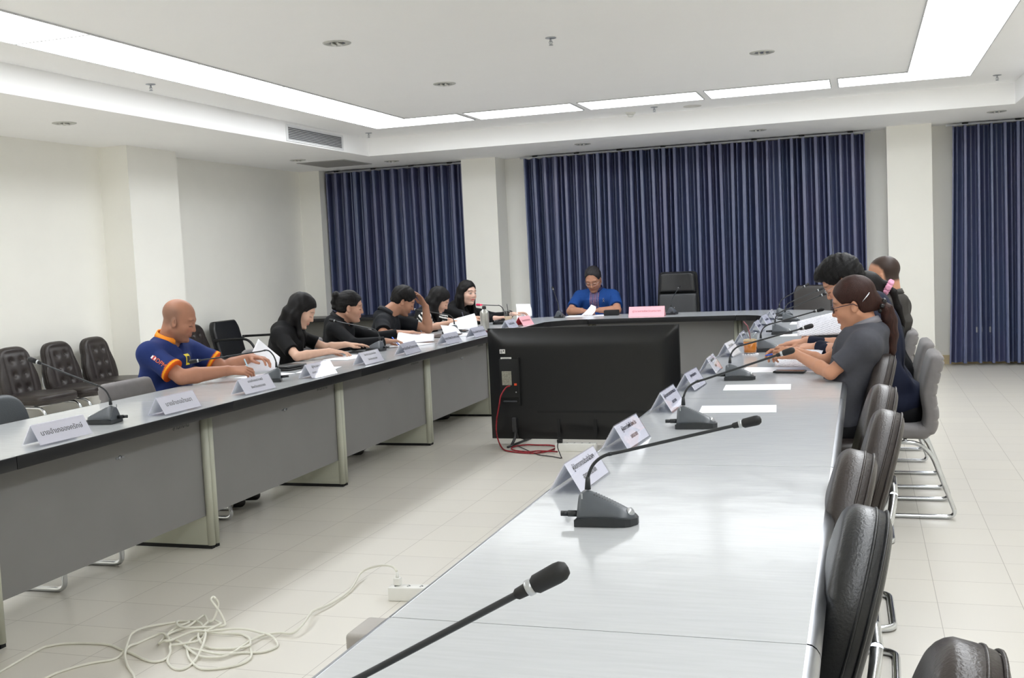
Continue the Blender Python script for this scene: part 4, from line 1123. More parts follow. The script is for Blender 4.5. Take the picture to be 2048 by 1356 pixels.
# ------------------------------------------------------------------ people: smooth implicit surfaces turned into meshes
def V3(p): return np.array(p, float)
class Field:
    """signed distance field on a grid, built from smoothly blended round cones and ellipsoids"""
    def __init__(s, lo, hi, h):
        s.h = h; s.lo = V3(lo); s.n = np.ceil((V3(hi) - s.lo) / h).astype(int) + 1
        s.F = np.full(s.n, .06, np.float32)
    def _sub(s, lo, hi, pad):
        a = np.maximum(0, np.floor((V3(lo) - pad - s.lo) / s.h).astype(int)); b = np.minimum(s.n, np.ceil((V3(hi) + pad - s.lo) / s.h).astype(int) + 1)
        if (b <= a).any(): return None
        ax = [s.lo[i] + s.h * np.arange(a[i], b[i]) for i in range(3)]
        return tuple(slice(a[i], b[i]) for i in range(3)), ax[0][:, None, None].astype(np.float32), ax[1][None, :, None].astype(np.float32), ax[2][None, None, :].astype(np.float32)
    def _mix(s, sl, d, k, op):
        A = s.F[sl]
        if op == 'add':
            h = np.maximum(k - np.abs(A - d), 0) / k if k > 0 else 0
            s.F[sl] = np.minimum(A, d) - h * h * k * .25
        elif op == 'cut':
            d = -d
            h = np.maximum(k - np.abs(A - d), 0) / k if k > 0 else 0
            s.F[sl] = np.maximum(A, d) + h * h * k * .25
    def cone(s, a, b, ra, rb, k=.01, op='add'):
        a, b = V3(a), V3(b); R = max(ra, rb); r = s._sub(np.minimum(a, b) - R, np.maximum(a, b) + R, .055 if op == 'add' else k + .01)
        if r is None: return s
        sl, X, Y, Z = r; d = b - a; L2 = max(float(d @ d), 1e-9)
        t = np.clip(((X - a[0]) * d[0] + (Y - a[1]) * d[1] + (Z - a[2]) * d[2]) / L2, 0, 1)
        D = np.sqrt((X - a[0] - t * d[0]) ** 2 + (Y - a[1] - t * d[1]) ** 2 + (Z - a[2] - t * d[2]) ** 2) - (ra + (rb - ra) * t)
        s._mix(sl, D, k, op); return s
    def ell(s, c, r_, k=.01, R=None, op='add'):
        c, r_ = V3(c), V3(r_); R = np.eye(3) if R is None else np.array(R, float)      # rows: local axes in world
        ext = np.sqrt(((R * r_[:, None]) ** 2).sum(0))
        q = s._sub(c - ext, c + ext, .055 if op == 'add' else k + .01)
        if q is None: return s
        sl, X, Y, Z = q; X = X - c[0]; Y = Y - c[1]; Z = Z - c[2]
        P = [X * R[i][0] + Y * R[i][1] + Z * R[i][2] for i in range(3)]
        k0 = np.sqrt(sum((P[i] / r_[i]) ** 2 for i in range(3))); k1 = np.sqrt(sum((P[i] / r_[i] ** 2) ** 2 for i in range(3))) + 1e-6
        s._mix(sl, k0 * (k0 - 1) / k1, k, op); return s
    def half(s, p, nrm, op='cut', k=.004, lim=None):
        """cut away everything on the side the normal points to (optionally within a box)"""
        p, nrm = V3(p), V3(nrm); nrm = nrm / np.linalg.norm(nrm)
        lo, hi = lim if lim else (s.lo, s.lo + s.h * s.n)
        sl, X, Y, Z = s._sub(lo, hi, 0)
        d = -((X - p[0]) * nrm[0] + (Y - p[1]) * nrm[1] + (Z - p[2]) * nrm[2])
        s._mix(sl, d, k, 'cut'); return s
    def warp(s, amp, fr, seed=0, stretch=(1, 1, 1)):
        rnd = np.random.RandomState(seed); ax = [s.lo[i] + s.h * np.arange(s.n[i]) for i in range(3)]
        X, Y, Z = ax[0][:, None, None] * stretch[0], ax[1][None, :, None] * stretch[1], ax[2][None, None, :] * stretch[2]
        N = 0
        for i in range(4):
            v = rnd.randn(3); v = v / np.linalg.norm(v) * fr * (1 + .5 * i); N = N + np.sin(X * v[0] + Y * v[1] + Z * v[2] + rnd.rand() * 6 + 1.5 * np.sin(Z * v[0] * .5 + Y * v[1] * .6)) / (1 + i)
        s.F += (amp * N).astype(np.float32); return s
    def mesh(s):
        F = s.F; F = np.pad(F, 1, constant_values=.06); lo = s.lo - s.h
        I = F < 0; nx, ny, nz = F.shape
        c = [I[i:nx - 1 + i, j:ny - 1 + j, k:nz - 1 + k] for i in (0, 1) for j in (0, 1) for k in (0, 1)]
        al = np.logical_and.reduce(c); an = np.logical_or.reduce(c); act = an & ~al
        idx = np.argwhere(act); 
        if len(idx) == 0: return np.zeros((0, 3)), np.zeros((0, 4), int)
        acc = np.zeros((len(idx), 3)); cnt = np.zeros(len(idx))
        co = [(i, j, k) for i in (0, 1) for j in (0, 1) for k in (0, 1)]
        vals = {q: F[idx[:, 0] + q[0], idx[:, 1] + q[1], idx[:, 2] + q[2]] for q in co}
        for q in co:
            for a in range(3):
                if q[a] == 0:
                    p = list(q); p[a] = 1; p = tuple(p); f0, f1 = vals[q], vals[p]; m = (f0 < 0) != (f1 < 0)
                    t = np.where(m, f0 / np.where(m, f0 - f1, 1), 0)
                    pt = np.array(q, float)[None, :].repeat(len(idx), 0); pt[:, a] = t
                    acc[m] += pt[m]; cnt[m] += 1
        V = (idx + acc / cnt[:, None]) * s.h + lo
        gid = np.full(act.shape, -1, np.int64); gid[act] = np.arange(len(idx))
        Q = []
        for a in range(3):
            b, c_ = (a + 1) % 3, (a + 2) % 3
            sh0 = [slice(None)] * 3; sh1 = [slice(None)] * 3; sh0[a] = slice(0, -1); sh1[a] = slice(1, None)
            S0, S1 = I[tuple(sh0)], I[tuple(sh1)]; E = np.argwhere(S0 != S1)
            E = E[(E[:, b] > 0) & (E[:, c_] > 0)]
            if len(E) == 0: continue
            ins = I[E[:, 0], E[:, 1], E[:, 2]]
            def g(db, dc):
                e = E.copy(); e[:, b] -= db; e[:, c_] -= dc; return gid[e[:, 0], e[:, 1], e[:, 2]]
            q = np.stack([g(0, 0), g(1, 0), g(1, 1), g(0, 1)], 1)
            q[~ins] = q[~ins][:, ::-1]
            Q.append(q)
        Q = np.concatenate(Q); Q = Q[(Q >= 0).all(1)]
        # one light smoothing pass
        for _ in range(1):
            A = np.zeros_like(V); N = np.zeros(len(V))
            for i in range(4):
                p, r = Q[:, i], Q[:, (i + 1) % 4]
                for d in range(3): A[:, d] += np.bincount(p, V[r, d], len(V)) + np.bincount(r, V[p, d], len(V))
                N += np.bincount(p, minlength=len(V)) + np.bincount(r, minlength=len(V))
            V = V * .6 + (A / np.maximum(N, 1)[:, None]) * .4
        return V, Q
def field_obj(name, fld, m, parent, origin, colfn=None):
    V, Q = fld.mesh(); me = bpy.data.meshes.new(name)
    W = (V - V3(origin)).astype(np.float32)
    me.vertices.add(len(W)); me.vertices.foreach_set('co', W.ravel())
    me.loops.add(Q.size); me.loops.foreach_set('vertex_index', Q.ravel().astype(np.int32))
    me.polygons.add(len(Q)); me.polygons.foreach_set('loop_start', np.arange(0, Q.size, 4, dtype=np.int32)); me.polygons.foreach_set('loop_total', np.full(len(Q), 4, np.int32))
    me.update(calc_edges=True); me.validate()
    if colfn is not None:
        C = colfn(V); at = me.color_attributes.new('Col', 'FLOAT_COLOR', 'POINT')
        at.data.foreach_set('color', np.concatenate([C, np.ones((len(C), 1))], 1).astype(np.float32).ravel())
    o = link_mesh(name, me, m, parent, True); return o
mSkin = mat('skin', (200, 150, 120), .5, spec=.35, vcol=True, noise=.03, nscale=30)
MATS['skin'].node_tree.nodes['Principled BSDF'].inputs['Subsurface Weight'].default_value = 0.0
mHair = mat('hair', (20, 18, 18), .5, spec=.22, vcol=True, noise=.2, nscale=40, stretch=(3, 3, .4), bump=.3, bscale=120)
mCloth = mat('cloth', (30, 30, 30), .8, spec=.2, vcol=True, noise=.05, nscale=60, bump=.1, bscale=500)
mCloth2 = mat('trouser_cloth', (22, 22, 25), .85, spec=.2, noise=.06, nscale=40)
mShoe = mat('shoe_leather', (18, 17, 17), .4, noise=.1, nscale=20)
def sm(x, a, b): t = np.clip((x - a) / (b - a), 0, 1); return t * t * (3 - 2 * t)
def blend(C, c2, w): return C * (1 - w[:, None]) + np.array(lin(c2))[None, :] * w[:, None]
def unit(v): v = V3(v); return v / max(np.linalg.norm(v), 1e-9)
def add_hand(F, wr, d, nrm, side, curl=(.5, .6, .7, .8), spread=.12, thumb=.5, sc=1.0, pinch=0.0):
    """wr wrist, d direction of the fingers, nrm back of the hand, side = +1/-1 picks the thumb side"""
    d = unit(d); nrm = V3(nrm); nrm = unit(nrm - d * (nrm @ d)); s = unit(np.cross(nrm, d)) * side
    P = lambda x, y, z: V3(wr) + (d * x + s * y + nrm * z) * sc
    kn = [(.088, .030), (.092, .010), (.088, -.010), (.080, -.028)]
    for x, y in kn: F.cone(P(.005, y * .55, 0), P(x * .93, y, 0), .015 * sc, .0115 * sc, .012)
    ln = [(.038, .024, .019), (.042, .028, .020), (.039, .026, .019), (.030, .020, .017)]
    tips = []
    for i, (x, y) in enumerate(kn):
        a = -.15 * (1 if curl[i] > .2 else .3); p = P(x, y, 0); dirs = spread * (1.2 - .8 * i)
        r0 = .0092 - (.0008 if i == 3 else 0)
        for j, l in enumerate(ln[i]):
            a += curl[i] * (.75, 1.0, .7)[j]
            v = (d * math.cos(a) - nrm * math.sin(a)) + s * dirs * math.cos(a) * .7
            q = p + unit(v) * l * sc; F.cone(p, q, (r0 - .0008 * j) * sc, (r0 - .0008 * (j + 1)) * sc, .003); p = q
        tips.append(p)
    t0 = P(.022, .026, -.004); t1 = t0 + (d * .75 + s * .55 - nrm * (.25 + .3 * thumb)) * .040 * sc; t2 = t1 + (d * .95 + s * (.15 - .3 * thumb) - nrm * .35 * thumb) * .030 * sc; t3 = t2 + (d * .9 - s * .35 * thumb - nrm * .25 * thumb) * .022 * sc
    F.cone(P(.004, .014, 0), t0, .014 * sc, .0135 * sc, .012); F.cone(t0, t1, .0135 * sc, .0108 * sc, .008); F.cone(t1, t2, .0108 * sc, .0095 * sc, .003); F.cone(t2, t3, .0095 * sc, .0078 * sc, .003)
    return tips, t3
def head_frame(yaw, pitch, roll=0.0):
    """rows: forward, left, up"""
    cy, sy = math.cos(yaw), math.sin(yaw); f = V3((cy, sy, 0)); l = V3((-sy, cy, 0)); u = V3((0, 0, 1))
    f2 = f * math.cos(pitch) - u * math.sin(pitch); u2 = u * math.cos(pitch) + f * math.sin(pitch)
    l2 = l * math.cos(roll) + u2 * math.sin(roll); u3 = u2 * math.cos(roll) - l * math.sin(roll)
    return np.array([f2, l2, u3])
def person(name, label, hip, neck, head, yaw, pitch, shoulders, armR, armL, skin, shirt, hair, sleeve='short', scale=1.0, female=False, wide=0.0, voxel=.0042,
           hyaw=None, roll=0.0, face_opts={}, shirtfn=None, hairspec=None, collar=None, knees=None, group=None, build_legs=True, hs=1.0, mouth_open=0.0, shoulder_pts=None):
    """everything in world coordinates; armX = (elbow, wrist, hand dir, back-of-hand normal, curls, thumb)"""
    O = V3((hip[0], hip[1], 0)); root = thing(name, label, 'person', tuple(O), 0, None)
    hip, neck, head = V3(hip), V3(neck), V3(head)
    yw = math.radians(yaw); fw = V3((math.cos(yw), math.sin(yw), 0)); lf = V3((-math.sin(yw), math.cos(yw), 0)); up = V3((0, 0, 1))
    Hf = head_frame(math.radians(hyaw if hyaw is not None else yaw), math.radians(pitch), math.radians(roll))
    HP = lambda x, y, z: head + (Hf[0] * x + Hf[1] * y + Hf[2] * z) * hs
    sw = shoulders
    shR, shL = shoulder_pts if shoulder_pts else (neck - lf * sw * .95 - up * .062, neck + lf * sw * .95 - up * .062)
    shR, shL = V3(shR), V3(shL)
    spine = unit(neck - hip); belly = hip + (neck - hip) * .33 + fw * (.03 + wide); chest = hip + (neck - hip) * .70 + fw * .015
    bust = .018 if female else 0
    pts = [hip, neck, head, shR, shL, V3(armR[0]), V3(armR[1]), V3(armL[0]), V3(armL[1])]
    lo = np.min(pts, 0) - .26; hi = np.max(pts, 0) + .26
    # ---------------- body: head, neck, arms, hands and core in one surface
    F = Field(lo, hi, voxel)
    S = hs
    E = lambda c, r, k=.012, op='add', R=None: F.ell(HP(*c), V3(r) * S, k, Hf if R is None else R, op)
    E((-.012, 0, .042), (.094, .074, .082)); E((.012, 0, -.012), (.082, .067, .10), .02); E((.030, 0, -.055), (.056, .052, .058), .02)
    for q in (1, -1):
        F.cone(HP(-.012, q * .050, -.050), HP(.052, q * .018, -.098), .020 * S, .018 * S, .02)
        E((.056, q * .034, -.030), (.030, .026, .028), .018)
    E((.072, 0, -.098), (.020, .022, .015), .012)
    E((.074, 0, .028), (.018, .052, .016), .014)
    for q in (1, -1):
        E((.098, q * .031, .002), (.018, .017, .013), .010, 'cut'); E((.077, q * .031, -.001), (.0135, .0165, .0125), .004)
    F.cone(HP(.084, 0, .010), HP(.1015, 0, -.028), .0085 * S, .0112 * S, .010)
    for q in (1, -1): E((.092, q * .0125, -.032), (.0095, .0085, .008), .005)
    E((.0835, 0, -.058), (.013, .026, .008), .005); E((.0855, 0, -.0665 - mouth_open * .004), (.0115, .020, .007 ), .004)
    E((.0985, 0, -.0625 - mouth_open * .002), (.010, .017, .0022 + .004 * mouth_open), .003, 'cut')
    for q in (1, -1):
        ec = HP(-.006, q * .074, -.010); Re = np.array([unit(Hf[0] * .9 - Hf[1] * q * .0 + Hf[2] * .25), unit(Hf[1] * q + Hf[0] * -.35), unit(Hf[2] - Hf[0] * .25)])
        F.ell(ec, V3((.017, .0075, .031)) * S, .005, Re); F.ell(HP(.002, q * .083, -.006), V3((.008, .005, .017)) * S, .003, Re, 'cut')
    nb = .052 if not female else .045
    F.cone(HP(-.030, 0, -.040), neck + fw * .0 - up * .01, nb * S, nb * 1.06, .025)
    F.cone(HP(.005, 0, -.075), neck + fw * .022 - up * .02, nb * .75, nb * .8, .02)
    for sh in (shR, shL): F.cone(neck - up * .045, sh, .038, .036, .02)
    tor = lambda Fd, g: (Fd.ell(chest, V3((.098 + bust + wide * .5 + g, .155 + wide * .6 + g, .17 + g)), .05, np.array([unit(fw - spine * (fw @ spine)), lf, spine])),
                         Fd.ell(belly, V3((.105 + wide + g, .150 + wide + g, .15 + g)), .06, np.array([fw, lf, up])),
                         Fd.ell(hip + up * .06, V3((.125 + wide + g, .170 + wide + g, .12 + g)), .05, np.array([fw, lf, up])),
                         Fd.cone(neck - up * .055 - spine * .02, chest + spine * .05, .075 + g, .12 + g, .04))
    tor(F, -.022)
    arms = []
    for sh, ar, q in ((shR, armR, -1), (shL, armL, 1)):
        el, wr = V3(ar[0]), V3(ar[1])
        ru, re, rw = (.044 + wide * .2, .036 + wide * .3, .0255 + wide * .12) if not female else (.038, .031, .0215)
        F.cone(sh, el, ru, re, .02); mid = el + (wr - el) * .3; F.cone(el, mid, re, re * 1.06, .01); F.cone(mid, wr, re * 1.06, rw, .01)
        hd = unit(ar[2]); F.cone(wr, wr + hd * .02, rw, .018, .01)
        hsz = 1.0 if not female else .92
        tips, tt = add_hand(F, wr + hd * .012, hd, ar[3], q * (-1 if True else 1), ar[4], ar[6] if len(ar) > 6 else .12, ar[5], hsz)
        arms.append((sh, el, wr, tips, tt, hd))
    sk = np.array(lin(skin))
    fo = face_opts
    def skincol(V):
        P = ((V - head) @ Hf.T) / S; x, y, z = P[:, 0], P[:, 1], P[:, 2]; ay = np.abs(y)
        C = np.tile(sk, (len(V), 1))
        front = sm(x, .05, .075)
        nearhead = (np.linalg.norm(V - head, axis=1) < .17)
        C = blend(C, tuple(min(255, q * f) for q, f in zip(skin, (1.03, .90, .88))), .5 * np.exp(-(((ay - .036) / .018) ** 2 + ((z + .03) / .018) ** 2)) * front * nearhead)
        # lips
        lw = np.exp(-np.maximum(0, ((y / .024) ** 4 + ((z + .062) / .0085) ** 4)) ** 1.0) * sm(x, .074, .084) * nearhead
        C = blend(C, fo.get('lips', tuple(q * f for q, f in zip(skin, (.82, .62, .62)))), np.clip(lw, 0, 1) * fo.get('lipw', .75))
        # brows
        bz = .026 + .006 * np.exp(-((ay - .030) / .014) ** 2) - .10 * np.maximum(0, ay - .042)
        bw = np.exp(-(((z - bz) / .0042) ** 4)) * sm(ay, .010, .015) * (1 - sm(ay, .048, .056)) * front * nearhead
        C = blend(C, fo.get('brow', (28, 22, 20)), bw * fo.get('browS', .75))
        # lashes / eyes
        if fo.get('open', 0):
            ew = np.exp(-(((ay - .031) / .0135) ** 4 + ((z - .0) / .0048) ** 4)) * sm(x, .066, .078) * nearhead
            C = blend(C, (225, 220, 215), ew * .9)
            iw = np.exp(-(((ay - .031) / .0052) ** 4 + ((z - .0) / .0052) ** 4)) * sm(x, .066, .078) * nearhead
            C = blend(C, (20, 14, 12), iw)
            lz = .0055
        else: lz = -.0065
        zz = lz - .35 * np.maximum(0, np.abs(ay - .031) - .004) * (1 if lz < 0 else 1) + (.12 * np.abs(ay - .031) if lz < 0 else 0)
        ewt = np.exp(-((z - zz) / .0026) ** 2) * (1 - sm(np.abs(ay - .031), .014, .019)) * sm(x, .062, .074) * nearhead
        C = blend(C, (30, 20, 18), ewt * .85)
        # stubble / shaved scalp
        if 'stubble' in fo:
            st = sm(-z, .048, .075) * sm(x, .0, .03) * nearhead * (1 - lw)
            mu = np.exp(-((z + .048) / .007) ** 2 - (y / .028) ** 4) * sm(x, .08, .09) * nearhead
            C = blend(C, (70, 55, 48), np.clip(st * .7 + mu, 0, 1) * fo['stubble'])
        if 'scalp' in fo:
            hl = fo.get('hairline', .055)
            if fo.get('bald', 0):
                w_ = sm(.035 - x, 0, .05) * sm(z, -.06, -.02) * (1 - sm(z, .045, .10) * fo['bald'])
            else:
                w_ = np.maximum(sm(z - (hl + .55 * np.clip(x, -.02, 1) - .9 * np.clip(-x, 0, .1)), 0, .03), sm(-x, .012, .03) * sm(z, -.055, -.03))
            C = blend(C, fo['scalp'], np.clip(w_ * nearhead * (1 - sm(ay, .077, .081)), 0, 1) * fo.get('scalpw', .6))
        ear = np.exp(-((x - .004) / .006) ** 2 - ((z + .006) / .012) ** 2) * sm(ay, .076, .081) * nearhead
        C = blend(C, tuple(q * .6 for q in skin), ear * .6)
        return C
    field_obj('body', F, mSkin, root, O, skincol)
    # ---------------- shirt
    G = Field(lo, hi, max(voxel * 1.25, .005))
    for (sh, el, wr, tips, tt, hd), q in zip(arms, (-1, 1)):
        ru, re = (.056 + wide * .2, .058 + wide * .35) if not female else (.050, .049)
        if sleeve == 'short':
            e2 = sh + (el - sh) * .74
            G.cone(sh, e2, ru, re + .004, .03)
            ad = unit(el - sh); G.half(e2 + ad * .0, ad, lim=(np.minimum(e2, e2) - .085, e2 + .085))
        else:
            G.cone(sh, el, ru, .048, .03); w2 = wr - unit(wr - el) * (.012 if sleeve == 'long' else .05); G.cone(el, w2, .048, .037, .015)
            ad = unit(wr - el); G.half(w2, ad, lim=(w2 - .05, w2 + .05))
    tor(G, .004)
    for sh in (shR, shL): G.cone(neck - up * .030, sh - up * .004, .054, .052, .035)
    for sh, q in ((shR, -1), (shL, 1)):
        G.cone(sh - lf * q * .035 - up * .045, hip + lf * q * (.105 + wide * .6) + up * .16, .060, .075, .04)
    nk = unit(HP(-.02, 0, -.05) - neck)
    G.ell(neck - fw * .022 - up * .018, (.074, .086, .052), .03, np.array([fw, lf, up]))
    G.cone(shR + lf * .035 - up * .01, shL - lf * .035 - up * .01, .060, .060, .05)
    if fo.get('back'): G.ell(hip + (neck - hip) * .62 - fw * fo['back'], (.10, .17, .22), .05, np.array([fw, lf, up]))
    if fo.get('hump'): G.ell(neck - fw * fo['hump'] - up * .02, (.085, .13, .10), .05, np.array([fw, lf, up]))
    G.cone(neck + nk * .10 + fw * .012, neck + nk * .034 + fw * .016, .068, nb * 1.05, .006, 'cut')
    if fo.get('vneck', 0): G.cone(neck + fw * .07 - up * .0, neck + fw * (.125) - up * (.05 + fo['vneck']), .03, .006, .01, 'cut')
    G.warp(.0030, 27, seed=int(abs(hip[1]) * 10))
    G.half(hip - up * fo.get('hem', .02), -up)
    base = np.array(lin(shirt))
    ctx = dict(shR=shR, shL=shL, neck=neck, fw=fw, lf=lf, up=up, chest=chest, arms=arms, hip=hip, nk=nk)
    def shirtcol(V):
        C = np.tile(base, (len(V), 1))
        return shirtfn(V, C, ctx) if shirtfn else C
    so = field_obj('shirt', G, mCloth, root, O, shirtcol)
    # ---------------- collar
    if collar:
        m = MB(); r0 = nb * 1.12
        for off, cc in ((0, 0),):
            ax = unit(nk * .45 + up * .55); u1 = unit(fw - ax * (fw @ ax)); v1 = np.cross(ax, u1)
            rings = []
            N = 40
            for t, rr, hh in ((0, .006, .000), (1, .004, .030), (2, .010, .034), (3, .020, .004), (4, .014, .000)):
                ring = []
                for k in range(N + 1):
                    a = math.radians(25) + (2 * PI - math.radians(50)) * k / N
                    p = neck + ax * (hh + .004 + .010 * math.cos(a) * -1) + (u1 * math.cos(a) + v1 * math.sin(a)) * (r0 + rr + .004) + fw * .010
                    if t == 3: p = p - ax * .010 * (1 + math.cos(a))
                    ring.append(tuple(p - O))
                rings.append(ring)
            m.loft(rings, closed_ring=False, cap=False)
        co = m.build('collar', mat('collar_%d_%d_%d' % collar, collar, .8, noise=.03, nscale=40), root)
        tag(co, fo.get('collar_label'))
    # ---------------- hair
    if hairspec:
        Hh = Field(np.min([head - .42, neck - .45], 0), head + .25, voxel * (1.1 if voxel > .004 else 1.2)); hairspec(Hh, HP, Hf, S, dict(neck=neck, up=up, fw=fw, lf=lf))
        hb = np.array(lin(hair))
        def haircol(V):
            P = ((V - head) @ Hf.T) / S
            a = np.arctan2(P[:, 1], P[:, 0]); st = .5 + .5 * np.sin(a * 90 + 6 * np.sin(P[:, 2] * 30))
            return hb[None, :] * (.75 + .5 * st)[:, None]
        field_obj('hair', Hh, mHair, root, O, haircol)
    # ---------------- legs
    if build_legs:
        K = [hip + fw * .42 - lf * .09 + up * .0, hip + fw * .42 + lf * .09] if knees is None else [V3(k_) for k_ in knees]
        A = [k_ - up * (k_[2] - .09) - fw * .04 for k_ in K]
        T_ = Field(np.min([hip - .24] + A, 0) - .05, np.max([hip + .24] + K, 0) + .1, .010)
        T_.ell(hip + up * .01, (.15 + wide, .17 + wide, .11), .04, np.array([fw, lf, up]))
        for i, q in enumerate((-1, 1)):
            h0 = hip + lf * q * .085; T_.cone(h0, K[i], .082 + wide * .3, .062, .03); T_.cone(K[i], A[i], .062, .045, .02)
        field_obj('trousers', T_, mCloth2, root, O)
        for i in (0, 1):
            s_ = Field(A[i] - .12 - fw * .1, A[i] + .22, .009); a0 = A[i].copy(); a0[2] = .045
            s_.cone(a0 - fw * .03, a0 + fw * .17, .042, .034, .02).cone(a0, A[i] + up * .0, .042, .040, .02); s_.half((0, 0, .002), (0, 0, -1))
            field_obj('shoe', s_, mShoe, root, O)
    return root, ctx, HP, Hf, O
def hair_cap(Hh, HP, Hf, S, grow=.010, front=.060, low=-.03, sideburn=.018, back=-.07, k=.008):
    """close-fitting hair: inflated skull with the face cut away"""
    g = grow
    Hh.ell(HP(-.014, 0, .045), V3((.094 + g, .074 + g, .082 + g)) * S, .01, Hf)
    Hh.ell(HP(-.035, 0, -.005), V3((.068 + g * .8, .068 + g * .7, .080)) * S, .02, Hf)
    # cut the face: everything in front of the ears and below the hairline
    Hh.ell(HP(.105, 0, -.045 + front - .055), V3((.085, .098, .115)) * S, k, Hf, 'cut')
    Hh.half(HP(0, 0, back), -Hf[2])
    Hh.ell(HP(.035, .075, -.055), V3((.062, .05, .07)) * S, .006, Hf, 'cut'); Hh.ell(HP(.035, -.075, -.055), V3((.062, .05, .07)) * S, .006, Hf, 'cut')
    Hh.ell(HP(-.004, .092, -.012), V3((.022, .03, .036)) * S, .004, Hf, 'cut'); Hh.ell(HP(-.004, -.092, -.012), V3((.022, .03, .036)) * S, .004, Hf, 'cut')
def glasses(root, O, HP, S, m, wire=.0012, R=.021):
    g = MB()
    for q in (1, -1):
        pts = []
        for k in range(20):
            a = 2 * PI * k / 20; pts.append(HP(.100 - .010 * math.cos(a) * 0 - .004 * abs(math.cos(a)), q * .033 + R * 1.05 * math.cos(a) * .98, -.002 + R * .78 * math.sin(a)) - O)
        g.tube([tuple(p) for p in pts], wire, 6, closed=True)
        g.tube([tuple(HP(.094, q * .055, .006) - O), tuple(HP(.05, q * .078, .006) - O), tuple(HP(-.004, q * .083, .004) - O), tuple(HP(-.022, q * .081, -.012) - O)], wire, 6)
    g.tube([tuple(HP(.100, .011, .002) - O), tuple(HP(.106, 0, .005) - O), tuple(HP(.100, -.011, .002) - O)], wire, 6)
    return g.build('glasses', m, root)
def held_pen(label, arm, tilt, m, L=.14, down=.045):
    """pen gripped between thumb tip and index tip"""
    g = (V3(arm[3][0]) + V3(arm[4])) / 2; t = unit(tilt); return pen(label, tuple(g - t * down), tuple(g + t * (L - down)), m)
def pen(label, a, b, m, r=.0042):
    a, b = Vector(a), Vector(b); g = MB(); d = (b - a)
    g.tube([a, a + d * .06, a + d * .10, b], [.001, r * .8, r, r], 10); return tag(g.build('pen', m), label, 'pen')
# ------------------------------------------------------------------ the people
FLAT = (0, 0, 1)
# 1: bald man in the blue polo
def polo_cols(V, C, c):
    ad = unit(V3(c['arms'][0][1]) - c['shR'])
    for sh, el in ((c['shR'], c['arms'][0][1]), (c['shL'], c['arms'][1][1])):
        L = np.linalg.norm(el - sh); a = unit(el - sh); t = (V - sh) @ a; rad = np.linalg.norm((V - sh) - t[:, None] * a, axis=1)
        w_ = sm(t, L * .655, L * .665) * (rad < .09); C = blend(C, (222, 96, 34), w_.astype(float))
        w_ = sm(t, L * .675, L * .685) * (rad < .09) * (1 - sm(t, L * .722, L * .73)); C = blend(C, (250, 172, 40), w_.astype(float))
    P = V - c['neck']; x = P @ c['fw']; y = P @ c['lf']; z = P[:, 2]
    w_ = np.exp(-(y / .012) ** 4) * sm(x, .03, .06) * sm(z, -.17, -.15) * (1 - sm(z, -.04, -.03)); C = blend(C, (24, 34, 82), w_ * .7)
    return C
p1, c1, HP1, Hf1, O1 = person('person', 'bald man in a blue polo with orange trim, reading at the left row', (-4.06, 5.46, .50), (-3.97, 5.45, 1.005), (-3.885, 5.462, 1.118), 3, 20, .205,
    ((-3.752, 5.265, .80), (-3.56, 5.45, .815), (.85, .50, -.06), (.1, -.55, .85), (.75, .85, .95, 1.0), .9, .06), ((-3.76, 5.72, .80), (-3.62, 5.80, .86), (.9, -.2, -.05), (-.1, .2, 1), (.5, .5, .6, .7), .7),
    (172, 122, 98), (34, 50, 104), (40, 36, 34), 'short', wide=.028, hyaw=20, hs=1.02, shirtfn=polo_cols, collar=(246, 148, 36), voxel=.0038,
    face_opts=dict(stubble=.45, scalp=(96, 78, 68), scalpw=.55, bald=1.0, browS=.35, vneck=.03, collar_label='orange collar'))
def decal(root, O, ctx_pt, nrm, upv, w_, h_, m, name='badge', lift=.004):
    n = Vector(unit(nrm)); u = Vector(unit(V3(upv) - unit(nrm) * (V3(upv) @ unit(nrm)))); r = u.cross(n)
    M = Matrix((r, u, n)).transposed().to_4x4(); M.translation = Vector(V3(ctx_pt) - O) + n * lift
    return M
def surf_hit(root, nm, p, d):
    """project a point onto a named child mesh along d (world)"""
    ch = [q for q in root.children if q.name.startswith(nm)][0]
    o = Vector(p) - root.location; ok, loc, n, i = ch.ray_cast(o, Vector(d).normalized())
    return (loc, n, ch) if ok else (None, None, ch)
def put_badge(root, p, d, w_, h_, upv, m, name, parts=None, curve=8):
    """patch draped on the shirt: small grid projected along d"""
    D = Vector(d).normalized(); U = Vector(upv); U = (U - D * U.dot(D)).normalized(); Rr = D.cross(U) * -1
    ch = [q for q in root.children if q.name.startswith('shirt')][0]
    b = MB(); nx = ny = curve; pts = {}
    for i in range(nx + 1):
        for j in range(ny + 1):
            q = Vector(p) + Rr * (-w_ / 2 + w_ * i / nx) + U * (-h_ / 2 + h_ * j / ny) - root.location
            ok, loc, n, _ = ch.ray_cast(q, D)
            pts[i, j] = (loc - D * .0025) if ok else None
    last = None
    good = [v for v in pts.values() if v is not None]
    if not good: return None
    avg = sum((g.dot(D) for g in good)) / len(good)
    for k, v in pts.items():
        if v is None:
            q = Vector(p) + Rr * (-w_ / 2 + w_ * k[0] / nx) + U * (-h_ / 2 + h_ * k[1] / ny) - root.location
            pts[k] = q + D * (avg - q.dot(D))
    vs = [pts[i, j] for i in range(nx + 1) for j in range(ny + 1)]
    fs = [(i * (ny + 1) + j, (i + 1) * (ny + 1) + j, (i + 1) * (ny + 1) + j + 1, i * (ny + 1) + j + 1) for i in range(nx) for j in range(ny)]
    b.add(vs, fs, smooth=True); return b.build(name, m, ch), pts, Rr, U, D
mYel = mat('badge_yellow', (232, 214, 60), .7, noise=.02); mNavyInk = mat('badge_navy', (28, 38, 60), .7, noise=.02)
